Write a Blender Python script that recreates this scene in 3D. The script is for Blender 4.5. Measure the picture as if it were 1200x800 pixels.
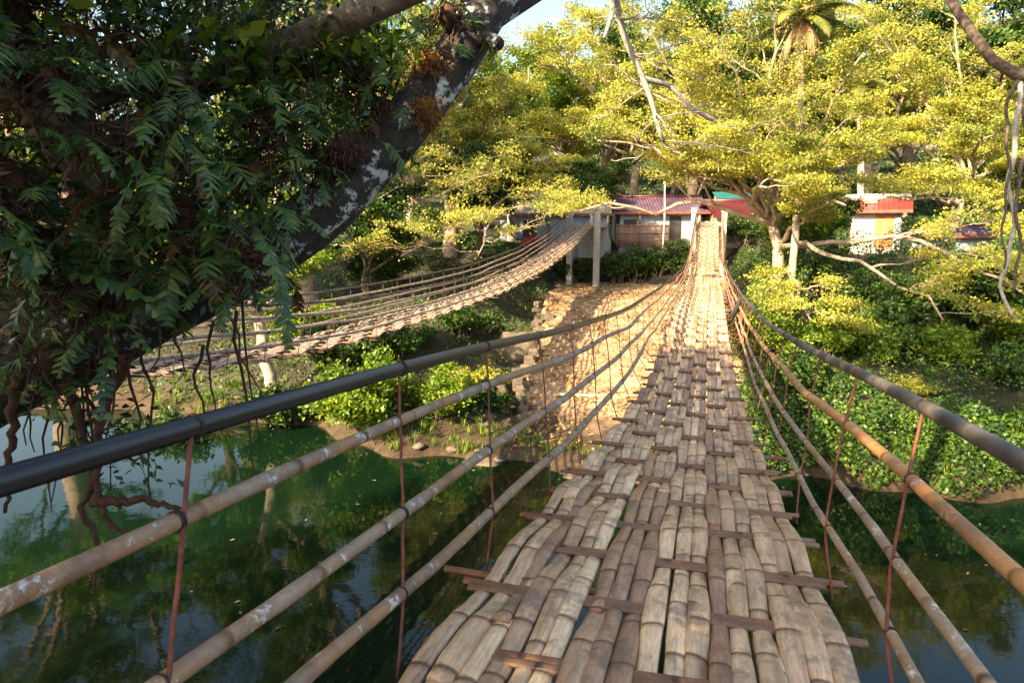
import bpy, math, random
import numpy as np
from mathutils import Vector
R = math.radians
for o in list(bpy.data.objects): bpy.data.objects.remove(o)
scene = bpy.context.scene
col = scene.collection

# ---------------------------------------------------------------- camera
EYE = np.array([0.0, 0.0, 6.0])
YAW, PITCH, FPX = R(16.1), R(9.23), 800.0
cam_d = bpy.data.cameras.new('camera'); cam = bpy.data.objects.new('camera', cam_d); col.objects.link(cam)
cam.location = EYE; cam.rotation_euler = (math.pi/2 - PITCH, 0, YAW)
cam_d.lens = 24; cam_d.sensor_width = 36; cam_d.clip_end = 600; cam_d.clip_start = 0.05
cam_d.dof.use_dof = True; cam_d.dof.focus_distance = 7.0; cam_d.dof.aperture_fstop = 9
scene.camera = cam
# ---------------------------------------------------------------- light
SUN_EL, SUN_TRAVEL = R(32), (0.50, 0.866)     # low warm sun from behind the left shoulder
w = bpy.data.worlds.new('World'); scene.world = w; w.use_nodes = True
nt = w.node_tree; sky = nt.nodes.new('ShaderNodeTexSky'); sky.sky_type = 'NISHITA'; sky.sun_disc = False
sky.sun_elevation = SUN_EL
sky.sun_rotation = math.atan2(-SUN_TRAVEL[0], -SUN_TRAVEL[1])
sky.air_density = 1.3; sky.dust_density = 4.0
nt.links.new(sky.outputs[0], nt.nodes['Background'].inputs[0]); nt.nodes['Background'].inputs[1].default_value = 0.09
sd = bpy.data.lights.new('sun', 'SUN'); sun = bpy.data.objects.new('sun', sd); col.objects.link(sun)
sd.energy = 5.0; sd.angle = R(0.55); sd.color = (1.0, 0.80, 0.50)
tr = Vector((SUN_TRAVEL[0]*math.cos(SUN_EL), SUN_TRAVEL[1]*math.cos(SUN_EL), -math.sin(SUN_EL)))
sun.rotation_euler = tr.to_track_quat('-Z', 'Y').to_euler()
vs = scene.view_settings; vs.view_transform = 'Standard'; vs.look = 'None'; vs.exposure = 2.2; vs.gamma = 1.0

# ---------------------------------------------------------------- helpers
rng = np.random.default_rng(7)
def arr(*a): return np.array(a, float)
fwd = arr(-math.sin(YAW)*math.cos(PITCH), math.cos(YAW)*math.cos(PITCH), -math.sin(PITCH))
rgt = arr(math.cos(YAW), math.sin(YAW), 0); upv = np.cross(rgt, fwd)
def P(px, py, d):
    """world point measured from the photograph: pixel column, row and distance in front of the viewer"""
    return EYE + d*(fwd + (px-600)/FPX*rgt + (400-py)/FPX*upv)
def norm(v): v = np.asarray(v, float); return v/(np.linalg.norm(v, axis=-1, keepdims=True)+1e-12)

def tag(o, label=None, cat=None, group=None, kind=None):
    if label: o['label'] = label
    if cat: o['category'] = cat
    if group: o['group'] = group
    if kind: o['kind'] = kind
    return o
def empty(name, loc, label, cat, group=None):
    o = bpy.data.objects.new(name, None); col.objects.link(o); o.location = [float(x) for x in loc]
    o.empty_display_size = .2
    return tag(o, label, cat, group)
def copy_tree(o, parent=None):
    c = o.copy(); col.objects.link(c); c.parent = parent
    for ch in o.children: copy_tree(ch, c)
    return c

class MB:
    """collects geometry; build() links it as one mesh object"""
    def __init__(s): s.v=[]; s.q=[]; s.t=[]; s.u=[]; s.n=0
    def add(s, v, q=None, t=None, u=None):
        v = np.asarray(v, float)
        if q is not None and len(q): s.q.append(np.asarray(q, int)+s.n)
        if t is not None and len(t): s.t.append(np.asarray(t, int)+s.n)
        s.v.append(v); s.u.append(np.zeros(len(v)) if u is None else np.asarray(u, float)); s.n += len(v)
        return s
    def tube(s, pts, rad, n=8, cap=True, u0=0.0, flat=1.0):
        pts = np.asarray(pts, float); m = len(pts)
        rad = np.full(m, rad) if np.isscalar(rad) else np.asarray(rad, float)
        tg = norm(np.gradient(pts, axis=0))
        ref = arr(0,0,1) if abs(tg[0][2]) < .9 else arr(1,0,0)
        N = np.zeros((m,3)); a = norm(np.cross(tg[0], ref))
        for i in range(m):
            a = norm(a - tg[i]*np.dot(a, tg[i])); N[i] = a
        B = np.cross(tg, N)
        ang = np.arange(n)*2*math.pi/n
        ring = (np.cos(ang)[None,:,None]*N[:,None,:] + flat*np.sin(ang)[None,:,None]*B[:,None,:])*rad[:,None,None] + pts[:,None,:]
        v = ring.reshape(-1,3)
        i = np.arange(m-1)[:,None]*n; j = np.arange(n)[None,:]; k = (j+1)%n
        q = np.stack([i+j, i+k, i+n+k, i+n+j], -1).reshape(-1,4)
        L = np.concatenate([[0], np.cumsum(np.linalg.norm(np.diff(pts, axis=0), axis=1))]) + u0
        u = np.repeat(L, n); t = None
        if cap:
            v = np.vstack([v, pts[0], pts[-1]]); u = np.concatenate([u, [L[0], L[-1]]])
            c0 = m*n; jj = np.arange(n); kk = (jj+1)%n
            t = np.vstack([np.stack([kk, jj, np.full(n, c0)], 1), np.stack([(m-1)*n+jj, (m-1)*n+kk, np.full(n, c0+1)], 1)])
        return s.add(v, q, t, u)
    def box(s, c, size, rot=0.0, M=None):
        c = np.asarray(c, float); h = np.asarray(size, float)/2
        v = np.array([[x,y,z] for x in (-1,1) for y in (-1,1) for z in (-1,1)], float)*h
        if M is not None: v = v@np.asarray(M).T
        elif rot:
            cs, sn = math.cos(rot), math.sin(rot); v = v@np.array([[cs,-sn,0],[sn,cs,0],[0,0,1]]).T
        q = [[0,1,3,2],[4,6,7,5],[0,4,5,1],[2,3,7,6],[0,2,6,4],[1,5,7,3]]
        return s.add(v+c, q, None, v[:,0])
    def build(s, name, mat, parent=None, smooth=True, origin=None, bevel=0):
        v = np.vstack(s.v); me = bpy.data.meshes.new(name)
        off = np.asarray(origin, float) if origin is not None else (np.array(parent.location) if parent is not None and parent.parent is None else (np.array(parent['_o']) if parent is not None and '_o' in parent else np.zeros(3)))
        v = v - off
        q = np.vstack(s.q) if s.q else np.zeros((0,4), int); t = np.vstack(s.t) if s.t else np.zeros((0,3), int)
        me.vertices.add(len(v)); me.vertices.foreach_set('co', v.ravel().astype(np.float32))
        me.loops.add(q.size+t.size); me.loops.foreach_set('vertex_index', np.concatenate([q.ravel(), t.ravel()]).astype(np.int32))
        me.polygons.add(len(q)+len(t))
        st = np.concatenate([np.arange(len(q))*4, q.size+np.arange(len(t))*3]).astype(np.int32)
        me.polygons.foreach_set('loop_start', st)
        me.update(calc_edges=True)
        me.polygons.foreach_set('use_smooth', np.full(len(q)+len(t), smooth))
        a = me.attributes.new('u', 'FLOAT', 'POINT'); a.data.foreach_set('value', np.concatenate(s.u).astype(np.float32))
        me.materials.append(mat); me.update()
        o = bpy.data.objects.new(name, me); col.objects.link(o)
        if parent is None:
            o.location = [float(x) for x in off]
        else:
            o.parent = parent
        if bevel:
            b = o.modifiers.new('bevel', 'BEVEL'); b.width = bevel; b.segments = 2; b.limit_method = 'ANGLE'
        return o

# ---------------------------------------------------------------- materials
def newmat(name):
    m = bpy.data.materials.new(name); m.use_nodes = True; t = m.node_tree
    return m, t, t.nodes['Principled BSDF']
def N(t, kind, **kw):
    n = t.nodes.new(kind)
    for k, v in kw.items():
        if k in n.inputs: n.inputs[k].default_value = v
        else: setattr(n, k, v)
    return n
def ramp(t, fac, stops, interp='LINEAR'):
    r = t.nodes.new('ShaderNodeValToRGB'); r.color_ramp.interpolation = interp
    e = r.color_ramp.elements
    while len(e) < len(stops): e.new(0.5)
    for i, (p, c) in enumerate(stops):
        e[i].position = p; e[i].color = (*c, 1) if len(c) == 3 else c
    t.links.new(fac, r.inputs[0]); return r
def mix(t, fac, a, b, mode='MIX'):
    m = t.nodes.new('ShaderNodeMix'); m.data_type = 'RGBA'; m.blend_type = mode
    for s, v in ((0, fac), (6, a), (7, b)):
        if hasattr(v, 'links'): t.links.new(v, m.inputs[s])
        elif isinstance(v, (int, float)): m.inputs[s].default_value = v
        else: m.inputs[s].default_value = (*v, 1)
    return m.outputs[2]
def noise(t, scale, detail=4, rough=.55, vec=None, dist=0):
    n = N(t, 'ShaderNodeTexNoise', Scale=scale, Detail=detail, Roughness=rough, Distortion=dist)
    if vec is None:
        tc = t.nodes.new('ShaderNodeTexCoord'); vec = tc.outputs['Object']
    t.links.new(vec, n.inputs['Vector']); return n.outputs[0]
def bump(t, h, b, strength=.4, dist=.01):
    n = N(t, 'ShaderNodeBump', Strength=strength, Distance=dist); t.links.new(h, n.inputs['Height']); t.links.new(n.outputs[0], b.inputs['Normal'])
def isl(t):
    return t.nodes.new('ShaderNodeNewGeometry').outputs['Random Per Island']

def leaf_mat(name, cols, rough=.5, trans=.35, patch=.6, spec=.4):
    m, t, b = newmat(name)
    r = ramp(t, isl(t), [(i/(len(cols)-1), c) for i, c in enumerate(cols)])
    nz = noise(t, patch, 3)
    pr = ramp(t, nz, [(.35, (.55,.62,.6)), (.65, (1.25,1.15,1.0))])
    c = mix(t, 1.0, r.outputs[0], pr.outputs[0], 'MULTIPLY')
    t.links.new(c, b.inputs['Base Color']); b.inputs['Roughness'].default_value = rough
    b.inputs['Specular IOR Level'].default_value = spec
    tl = t.nodes.new('ShaderNodeBsdfTranslucent'); t.links.new(c, tl.inputs[0])
    ms = t.nodes.new('ShaderNodeMixShader'); ms.inputs[0].default_value = trans
    t.links.new(b.outputs[0], ms.inputs[1]); t.links.new(tl.outputs[0], ms.inputs[2])
    t.links.new(ms.outputs[0], t.nodes['Material Output'].inputs[0]); return m
def bark_mat(name, c1, c2, c3=None, lich=.62, scale=3, lichsc=6, rough=.9):
    m, t, b = newmat(name)
    r = ramp(t, noise(t, scale*4, 6, .65), [(.35, c1), (.65, c2)])
    c = r.outputs[0]
    if c3 is not None:
        l = ramp(t, noise(t, lichsc, 6, .7), [(lich, (0,0,0)), (lich+.05, (1,1,1))])
        c = mix(t, l.outputs[0], c, c3)
    t.links.new(c, b.inputs['Base Color']); b.inputs['Roughness'].default_value = rough
    bump(t, noise(t, scale*10, 6, .7), b, .7, .02); return m

def bamboo_mat(name, cols, node=.32, lichen=.0, rough=.55, orange=None, dirt=(.10,.07,.05), streak=False):
    """weathered bamboo; the float attribute u runs along the culm in metres"""
    m, t, b = newmat(name)
    at = t.nodes.new('ShaderNodeAttribute'); at.attribute_name = 'u'
    ri = isl(t)
    base = ramp(t, ri, [(i/(len(cols)-1), c) for i, c in enumerate(cols)])
    # node rings
    add = N(t, 'ShaderNodeMath', operation='MULTIPLY_ADD'); t.links.new(ri, add.inputs[0]); add.inputs[1].default_value = 7.3; t.links.new(at.outputs['Fac'], add.inputs[2])
    dv = N(t, 'ShaderNodeMath', operation='DIVIDE'); t.links.new(add.outputs[0], dv.inputs[0]); dv.inputs[1].default_value = node
    fr = N(t, 'ShaderNodeMath', operation='FRACT'); t.links.new(dv.outputs[0], fr.inputs[0])
    ring = ramp(t, fr.outputs[0], [(0, (.25,.19,.16)), (.035, (.32,.26,.23)), (.06, (1.18,1.14,1.06)), (.2, (1,1,1)), (.93, (.97,.96,.95)), (1, (.6,.52,.47))])
    c = mix(t, 1.0, base.outputs[0], ring.outputs[0], 'MULTIPLY')
    sv = None
    if streak:
        tc = t.nodes.new('ShaderNodeTexCoord'); mp = t.nodes.new('ShaderNodeMapping'); mp.inputs['Scale'].default_value = (1,.10,.6); t.links.new(tc.outputs['Object'], mp.inputs[0]); sv = mp.outputs[0]
    st = ramp(t, noise(t, 9 if not streak else 30, 6, .7, vec=sv), [(.3, (.52,.43,.38)), (.6, (1.2,1.1,1.0))])
    c = mix(t, .9, c, st.outputs[0], 'MULTIPLY')
    fine = ramp(t, noise(t, 70 if not streak else 160, 4, .7, vec=sv), [(.35, (.7,.68,.66)), (.6, (1.1,1.1,1.1))])
    c = mix(t, .7, c, fine.outputs[0], 'MULTIPLY')
    if orange:
        o_ = ramp(t, noise(t, 2.2, 4), [(.45, (0,0,0)), (.62, (1,1,1))]); c = mix(t, o_.outputs[0], c, orange)
    d_ = ramp(t, noise(t, 4.5, 8, .75), [(.51, (0,0,0)), (.60, (1,1,1))])
    c = mix(t, mix(t, .6, (0,0,0), d_.outputs[0]), c, dirt)
    if lichen:
        l1 = ramp(t, mix(t, .45, noise(t, 11, 5, .6), noise(t, 48, 6, .75)), [(lichen-.03, (0,0,0)), (lichen+.03, (1,1,1))])
        c = mix(t, l1.outputs[0], c, (.60,.60,.60))
    t.links.new(c, b.inputs['Base Color']); b.inputs['Roughness'].default_value = rough
    b.inputs['Specular IOR Level'].default_value = .45
    bump(t, noise(t, 55, 6, .7), b, .35, .004); return m

def plain(name, c1, c2, scale=6, rough=.8, bmp=.3, metal=0, dist=.01, lo=.35, hi=.65):
    m, t, b = newmat(name); nz = noise(t, scale, 6, .65)
    t.links.new(ramp(t, nz, [(lo, c1), (hi, c2)]).outputs[0], b.inputs['Base Color'])
    b.inputs['Roughness'].default_value = rough; b.inputs['Metallic'].default_value = metal
    if bmp: bump(t, noise(t, scale*5, 5), b, bmp, dist)
    return m

M = {}
M['slat'] = bamboo_mat('weathered_bamboo_slat', [(.30,.18,.12), (.58,.43,.28), (.78,.62,.42), (.38,.25,.18), (.68,.51,.33), (.28,.16,.11), (.82,.67,.46), (.44,.30,.20), (.62,.48,.33), (.34,.21,.15)], node=.36, rough=.42, lichen=0, streak=True)
M['slat_shaded'] = bamboo_mat('shaded_bamboo_slat', [(.20,.16,.14), (.30,.25,.21), (.38,.32,.27), (.24,.20,.18)], node=.36, streak=True)  # darker, greyer slat tones carry the shade over the second bridge
M['crossbar'] = bamboo_mat('brown_split_bamboo', [(.12,.055,.032), (.24,.12,.065), (.20,.13,.09), (.30,.19,.12)], node=.5, rough=.5, dirt=(.04,.025,.018))
M['rail'] = bamboo_mat('greyed_bamboo_pole', [(.29,.23,.18), (.33,.27,.21), (.27,.22,.19)], node=.38, lichen=.585, orange=(.34,.19,.09))
M['rail_orange'] = bamboo_mat('sunlit_tint_bamboo_pole', [(.42,.24,.11), (.46,.28,.13)], node=.36, lichen=.60, orange=(.52,.24,.08))  # orange of the sun falling on the right rail, put into the bamboo colour
M['rail_grey'] = bamboo_mat('grey_bamboo_pole', [(.36,.31,.26), (.42,.37,.31), (.30,.26,.23)], node=.35, lichen=.60)
M['pipe'] = plain('black_plastic_pipe', (.007,.008,.012), (.016,.018,.024), 5, .36, .1)
M['pipe_worn'] = plain('worn_dark_pipe', (.03,.03,.035), (.16,.13,.11), 4, .5, .3, lo=.45, hi=.7)
M['rope'] = plain('dark_tie_rope', (.008,.008,.01), (.04,.035,.03), 60, .9, .5)
M['rust'] = plain('rusted_wire', (.10,.022,.015), (.22,.06,.04), 40, .7, .4)
M['rust_dark'] = plain('dark_wire', (.03,.018,.014), (.08,.04,.03), 40, .8, .2)
M['concrete'] = plain('weathered_concrete', (.30,.29,.27), (.46,.44,.41), 5, .85, .3)
M['stone'] = plain('old_stone', (.055,.042,.03), (.15,.115,.085), 3, .9, .8, dist=.03)
M['bark_fern'] = bark_mat('black_lichened_bark', (.008,.007,.006), (.055,.045,.038), (.50,.52,.52), .54, 2.0, 5)
M['bark_brown'] = bark_mat('smooth_brown_bark', (.13,.09,.065), (.27,.20,.15), (.34,.32,.30), .66, 3, 8)
M['bark_grey'] = bark_mat('pale_grey_bark', (.20,.18,.16), (.36,.33,.29))
M['bark_pale'] = bark_mat('pale_branch_bark', (.20,.14,.10), (.46,.36,.27), None, scale=1.2)
M['bark_dark'] = bark_mat('dark_trunk_bark', (.03,.02,.014), (.12,.085,.06), None)
M['root'] = bark_mat('brown_fern_roots', (.025,.012,.007), (.11,.05,.025), None, scale=6)
M['moss'] = plain('orange_moss', (.12,.045,.012), (.32,.15,.03), 12, .95, .9, dist=.02)
M['leaf_rain'] = leaf_mat('yellow_green_leaves', [(.17,.25,.03), (.37,.41,.055), (.54,.51,.10), (.64,.52,.12), (.25,.33,.04), (.48,.48,.08), (.14,.23,.025)], trans=.5, patch=.45)
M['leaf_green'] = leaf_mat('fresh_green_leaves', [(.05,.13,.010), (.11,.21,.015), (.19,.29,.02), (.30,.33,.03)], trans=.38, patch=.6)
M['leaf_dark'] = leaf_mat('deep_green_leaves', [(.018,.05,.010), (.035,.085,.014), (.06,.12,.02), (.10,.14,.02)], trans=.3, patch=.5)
M['leaf_under'] = leaf_mat('undergrowth_leaves', [(.012,.04,.006), (.03,.08,.01), (.06,.13,.012), (.12,.20,.018), (.02,.055,.008), (.04,.09,.012)], trans=.3, patch=.7)  # tones darkened and varied to suggest the bank's shade and sunlit patches
M['leaf_vine'] = leaf_mat('glossy_vine_leaves', [(.012,.04,.012), (.03,.08,.02), (.05,.11,.03), (.10,.16,.03)], rough=.32, trans=.3, patch=1.2, spec=.6)
M['leaf_fern'] = leaf_mat('dark_fern_fronds', [(.03,.075,.025), (.055,.13,.035), (.09,.18,.035), (.16,.22,.035), (.04,.10,.05), (.07,.14,.06)], rough=.38, trans=.3, patch=1.6, spec=.5)
M['leaf_dead'] = leaf_mat('dead_fern_fronds', [(.06,.03,.015), (.13,.06,.03), (.22,.11,.035), (.06,.06,.03)], rough=.6, trans=.3, patch=2)
M['leaf_palm'] = leaf_mat('palm_fronds', [(.08,.12,.02), (.16,.18,.04), (.26,.23,.06)], trans=.3)
M['leaf_dry'] = leaf_mat('dry_palm_fronds', [(.26,.16,.08), (.40,.28,.15), (.20,.12,.06)], trans=.2)
M['litter'] = leaf_mat('fallen_leaves', [(.20,.10,.04), (.34,.20,.08), (.42,.30,.14), (.16,.09,.05)], trans=.1, patch=3)
M['flower'] = leaf_mat('red_flowers', [(.45,.02,.04), (.6,.05,.10)], trans=.2)
M['roof_red'] = plain('red_metal_roof', (.055,.009,.012), (.10,.022,.025), 1.2, .4, 0)
M['roof_mauve'] = plain('mauve_roof_panel', (.07,.04,.065), (.12,.075,.11), 1.5, .4, 0)
M['roof_orange'] = plain('orange_red_roof', (.16,.022,.016), (.24,.04,.028), 3, .45, 0)
M['roof_teal'] = plain('teal_metal_sheet', (.02,.10,.11), (.03,.15,.15), 2, .4, 0)
M['fascia'] = plain('orange_fascia', (.16,.04,.025), (.22,.07,.04), 4, .6, 0)
M['wall_grey'] = plain('grey_plaster', (.24,.25,.28), (.33,.34,.36), 1.5, .85, .1)
M['wall_cream'] = plain('tan_plaster', (.26,.19,.13), (.40,.31,.22), 1.5, .85, .1)
M['wall_white'] = plain('white_plaster', (.62,.58,.52), (.78,.74,.68), 1.5, .85, .1)
M['wall_blue'] = plain('bluish_grey_wall', (.18,.20,.25), (.27,.29,.34), 1.5, .85, .1)
M['door_orange'] = plain('orange_painted_door', (.55,.13,.04), (.70,.22,.07), 6, .5, .1)
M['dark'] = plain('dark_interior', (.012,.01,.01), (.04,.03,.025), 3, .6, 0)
M['door_brown'] = plain('brown_wood_door', (.10,.05,.03), (.2,.11,.06), 8, .6, .2)
M['fence'] = bamboo_mat('brown_fence_bamboo', [(.20,.11,.07), (.28,.17,.11), (.24,.13,.09)], node=.6)
M['plank'] = plain('sunbleached_plank', (.42,.30,.19), (.60,.46,.32), 9, .8, .3)
M['strap'] = plain('red_plastic_tag', (.5,.03,.02), (.6,.08,.03), 9, .5, .1)

# ground
gm, t, b = newmat('ground_earth')
at = t.nodes.new('ShaderNodeAttribute'); at.attribute_name = 'u'
dirt = ramp(t, noise(t, 1.6, 8, .7), [(.3, (.13,.075,.042)), (.5, (.33,.21,.12)), (.7, (.47,.33,.21))])
soil = ramp(t, noise(t, 2.5, 8, .7), [(.35, (.022,.020,.010)), (.65, (.06,.05,.025))])
n2 = noise(t, 1.0, 6, .7)
sm = N(t, 'ShaderNodeMath', operation='ADD'); t.links.new(at.outputs['Fac'], sm.inputs[0]); t.links.new(n2, sm.inputs[1])
msk = ramp(t, sm.outputs[0], [(.85, (0,0,0)), (1.05, (1,1,1))])
mud = ramp(t, noise(t, 3.5, 8, .75), [(.35, (.022,.014,.007)), (.6, (.065,.039,.018)), (.75, (.14,.085,.04))])
tg_ = t.nodes.new('ShaderNodeNewGeometry'); sx_ = t.nodes.new('ShaderNodeSeparateXYZ'); t.links.new(tg_.outputs['Position'], sx_.inputs[0])
zn = N(t, 'ShaderNodeMath', operation='MULTIPLY_ADD'); t.links.new(noise(t, 1.4, 5), zn.inputs[0]); zn.inputs[1].default_value = .5; t.links.new(sx_.outputs[2], zn.inputs[2])
low = ramp(t, zn.outputs[0], [(.7, (1,1,1)), (1.0, (0,0,0))])
gcol = mix(t, low.outputs[0], mix(t, msk.outputs[0], soil.outputs[0], dirt.outputs[0]), mud.outputs[0])
t.links.new(gcol, b.inputs['Base Color']); b.inputs['Roughness'].default_value = .95
bump(t, noise(t, 12, 8, .75), b, .9, .06); M['ground'] = gm
# river water: murky green, still, faint ripples
wm, t, b = newmat('river_water')
t.links.new(ramp(t, noise(t, .25, 3), [(.3, (.002,.0085,.0035)), (.7, (.003,.011,.0045))]).outputs[0], b.inputs['Base Color'])
b.inputs['Roughness'].default_value = .03; b.inputs['IOR'].default_value = 1.333; b.inputs['Specular IOR Level'].default_value = .5
bp = N(t, 'ShaderNodeBump', Strength=.05, Distance=.05)
n1 = N(t, 'ShaderNodeTexNoise', Scale=1.6, Detail=4, Roughness=.5); tc = t.nodes.new('ShaderNodeTexCoord'); mp = t.nodes.new('ShaderNodeMapping'); mp.inputs['Scale'].default_value = (1, 1.7, 1)
t.links.new(tc.outputs['Object'], mp.inputs[0]); t.links.new(mp.outputs[0], n1.inputs['Vector']); t.links.new(n1.outputs[0], bp.inputs['Height']); t.links.new(bp.outputs[0], b.inputs['Normal'])
M['water'] = wm

# ---------------------------------------------------------------- terrain
def sst(x, a, b_): t_ = np.clip((x-a)/(b_-a), 0, 1); return t_*t_*(3-2*t_)
def lump(X, Y, s=1.0, seed=0):
    return (np.sin(X*1.7*s+seed)*np.cos(Y*1.3*s+seed*2)+.6*np.sin(X*3.1*s+Y*2.3*s+seed*3)+.4*np.cos(X*5.3*s-Y*4.7*s+seed))/2
def ramp_edge(Y): return -5.0-(Y-17.5)*.17 + .22*np.sin(Y*1.3)+.14*np.sin(Y*2.9+1)
def shore(X): return 16.2 + 1.0*sst(X, 0, 3) + 1.4*sst(-X, 7, 12) + .35*np.sin(X*.9)+.18*np.sin(X*2.7+1)
def terrain(X, Y):
    X = np.asarray(X, float); Y = np.asarray(Y, float)
    yf = shore(X); s_ = Y-yf
    rampz = np.interp(s_, [-3,-.2,0,.6,18,26,29,34,60,75,120,300], [-1.6,-.5,0,.22,2.6,2.7,3.6,5.0,8,13,26,40])
    leftz = np.interp(s_, [-3,-.2,0,.5,3,10,20,30,60,75,120,300], [-1.6,-.5,0,.28,.9,2.0,3.6,4.8,8,13,26,40])
    rightz = np.interp(s_, [-3,-.2,0,.15,.6,4,11,24,60,75,120,300], [-1.6,-.5,0,.2,.65,2.1,4.0,4.8,8,13,26,40])
    e = ramp_edge(Y)
    drop = sst(e-X, 0, .35)*(.9*sst(s_, 2.0, 5)*(1-sst(s_, 17, 20)))
    bl = np.interp(s_, [-3,-.2,0,.4,1.2,5,9,20,60,75,120,300], [-1.6,-.5,0,.35,.7,2.5,3.7,4.8,8,13,26,40]); k_ = sst(-X, 8.3, 11.5); leftz = leftz*(1-k_)+bl*k_
    wl = sst(e-X, 0, 2.5); wr = sst(X, .6, 2.0)
    far = rampz*(1-wl)*(1-wr) + leftz*wl + rightz*wr - drop
    yn = np.where(X < -3, 1.2, -1.5) - .25*np.sin(X*.8)
    near = np.interp(yn-Y, [-3,-.2,0,.5,5,12,60], [-1.6,-.4,0,.5,3.8,4.6,6])
    z = np.maximum(far, near)
    land = sst(np.maximum(s_, yn-Y), 0, 1.5)
    return z + land*.10*lump(X, Y) + land*.05*lump(X, Y, 2.6, 3)
def graded(a, b_, dense0, dense1, sd_, sc):
    l = [a]; 
    while l[-1] < b_:
        x = l[-1]; l.append(x + (sd_ if dense0 < x < dense1 else sc))
    return np.array(l)
gx = graded(-160, 160, -22, 16, .17, 3.0); gy = graded(-60, 260, 14, 46, .17, 2.5)
GX, GY = np.meshgrid(gx, gy, indexing='ij'); GZ = terrain(GX, GY)
s_ = GY-shore(GX); e = ramp_edge(GY)
dirtmask = ((1-sst(e-GX, -.3, .5))*(1-sst(GX, .6, 1.6))*sst(s_, -1, 0)*(1-sst(s_, 25.5, 27)))
dirtmask = np.maximum(dirtmask, (1-sst(s_, .3, .9))*.8*sst(s_, -2, -.5)*np.where(GX>1,.0,1))
dirtmask = np.where(GX < -5, np.maximum(dirtmask, .15*(1-sst(s_, 1.0, 2.5))), dirtmask)
nx, ny = GX.shape; I = (np.arange(nx-1)[:,None]*ny+np.arange(ny-1)[None,:])
q = np.stack([I, I+ny, I+ny+1, I+1], -1).reshape(-1,4)
MB().add(np.stack([GX,GY,GZ], -1).reshape(-1,3), q, None, dirtmask.ravel()).build('ground', M['ground'])
tag(bpy.data.objects['ground'], kind='structure')
wb = MB(); wb.add([[-160,-60,0],[160,-60,0],[160,30,0],[-160,30,0]], [[0,1,2,3]])
tag(wb.build('river', M['water']), kind='structure')

# ---------------------------------------------------------------- leaves & branches
def kites(mb, C, size, flat=.5, aspect=.5, rg=rng, updir=(0,0,1)):
    """one small folded leaf at every centre"""
    n = len(C); size = np.broadcast_to(size, (n,))
    nrm = norm(rg.normal(size=(n,3))*flat + np.asarray(updir))
    a = norm(np.cross(nrm, rg.normal(size=(n,3)))); b_ = np.cross(nrm, a)
    L = (size*rg.uniform(.7,1.3,n))[:,None]; W = L*aspect
    v = np.stack([C-a*L*.5, C+b_*W*.5-a*L*.05+nrm*L*.06, C+a*L*.55-nrm*L*.08, C-b_*W*.5-a*L*.05+nrm*L*.06], 1).reshape(-1,3)
    mb.add(v, np.arange(n*4).reshape(-1,4))
def puffs(mb, C, rad, k, size, zf=.35, rg=rng, flat=.95, aspect=.55):
    """k leaves scattered in a flattened cloud round each centre"""
    C = np.repeat(C, k, axis=0); n = len(C); d = rg.normal(size=(n,3))*.5
    r_ = np.repeat(np.broadcast_to(rad, (n//k,)), k)[:,None]
    kites(mb, C + d*r_*arr(1,1,zf), size, flat, aspect, rg)
def curve(p0, d0, p1, n=9, wob=.0, rg=rng, sag=0):
    p0 = np.asarray(p0,float); p1 = np.asarray(p1,float); L = np.linalg.norm(p1-p0)
    c = p0 + norm(d0)*L*.45; t_ = np.linspace(0,1,n)[:,None]
    p = (1-t_)**2*p0 + 2*t_*(1-t_)*c + t_**2*p1
    w_ = np.cumsum(rg.normal(size=(n,3)), axis=0)*wob*L/n; w_ -= t_*w_[-1]; w_[:1] = 0
    p = p+w_; p[:,2] -= sag*4*(t_*(1-t_))[:,0]*L
    return p
GAPS = []
def in_gap(p):
    dv = p-EYE; dp_ = dv@fwd; u_ = 600+FPX*(dv@rgt)/dp_; v_ = 400-FPX*(dv@upv)/dp_
    return any(abs(u_-g[0]) < g[2] and abs(v_-g[1]) < g[3] and g[4] < .2 for g in GAPS)
def branchy(bm, tips, p0, d0, p1, r0, level, rg, spread=1.0, zflat=.35, wob=.35, lens=(.42,.45,.5), kids=(7,6,4)):
    """limb from p0 to p1 with side branches; ends of the last level are collected in tips"""
    n = [11,8,5,4][level]; pts = curve(p0, d0, p1, n, wob, rg); L = np.linalg.norm(p1-p0)
    r = np.linspace(r0, max(r0*.3, .006), n); bm.tube(pts, r, [8,6,4,3][level], cap=False)
    tips.append(pts[-1])
    if level >= len(kids):
        tips.extend(pts[1:-1]); return
    k = kids[level]
    for i in range(k):
        f = .25+.75*(i+rg.uniform(0,.9))/k; j = min(int(f*(n-1)), n-2); a = f*(n-1)-j
        s = pts[j]*(1-a)+pts[j+1]*a; tg = norm(pts[j+1]-pts[j])
        side = norm(np.cross(tg, arr(0,0,1)))*(1 if (i%2) else -1)
        d = norm(tg*rg.uniform(.35,.9) + side*rg.uniform(.5,1.1)*spread + arr(0,0,rg.uniform(-.15,.5))); d[2] *= zflat*2 if level else .9
        l2 = L*lens[level]*rg.uniform(.6,1.15)*(1-.35*f)
        e_ = s + norm(d)*l2; e_[2] += rg.uniform(-.08,.12)*l2
        if GAPS and level >= 0 and in_gap(e_): continue
        branchy(bm, tips, s, norm(d+arr(0,0,.25)), e_, max(r[j]*.55, .008), level+1, rg, spread, zflat, wob, lens, kids)
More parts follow.
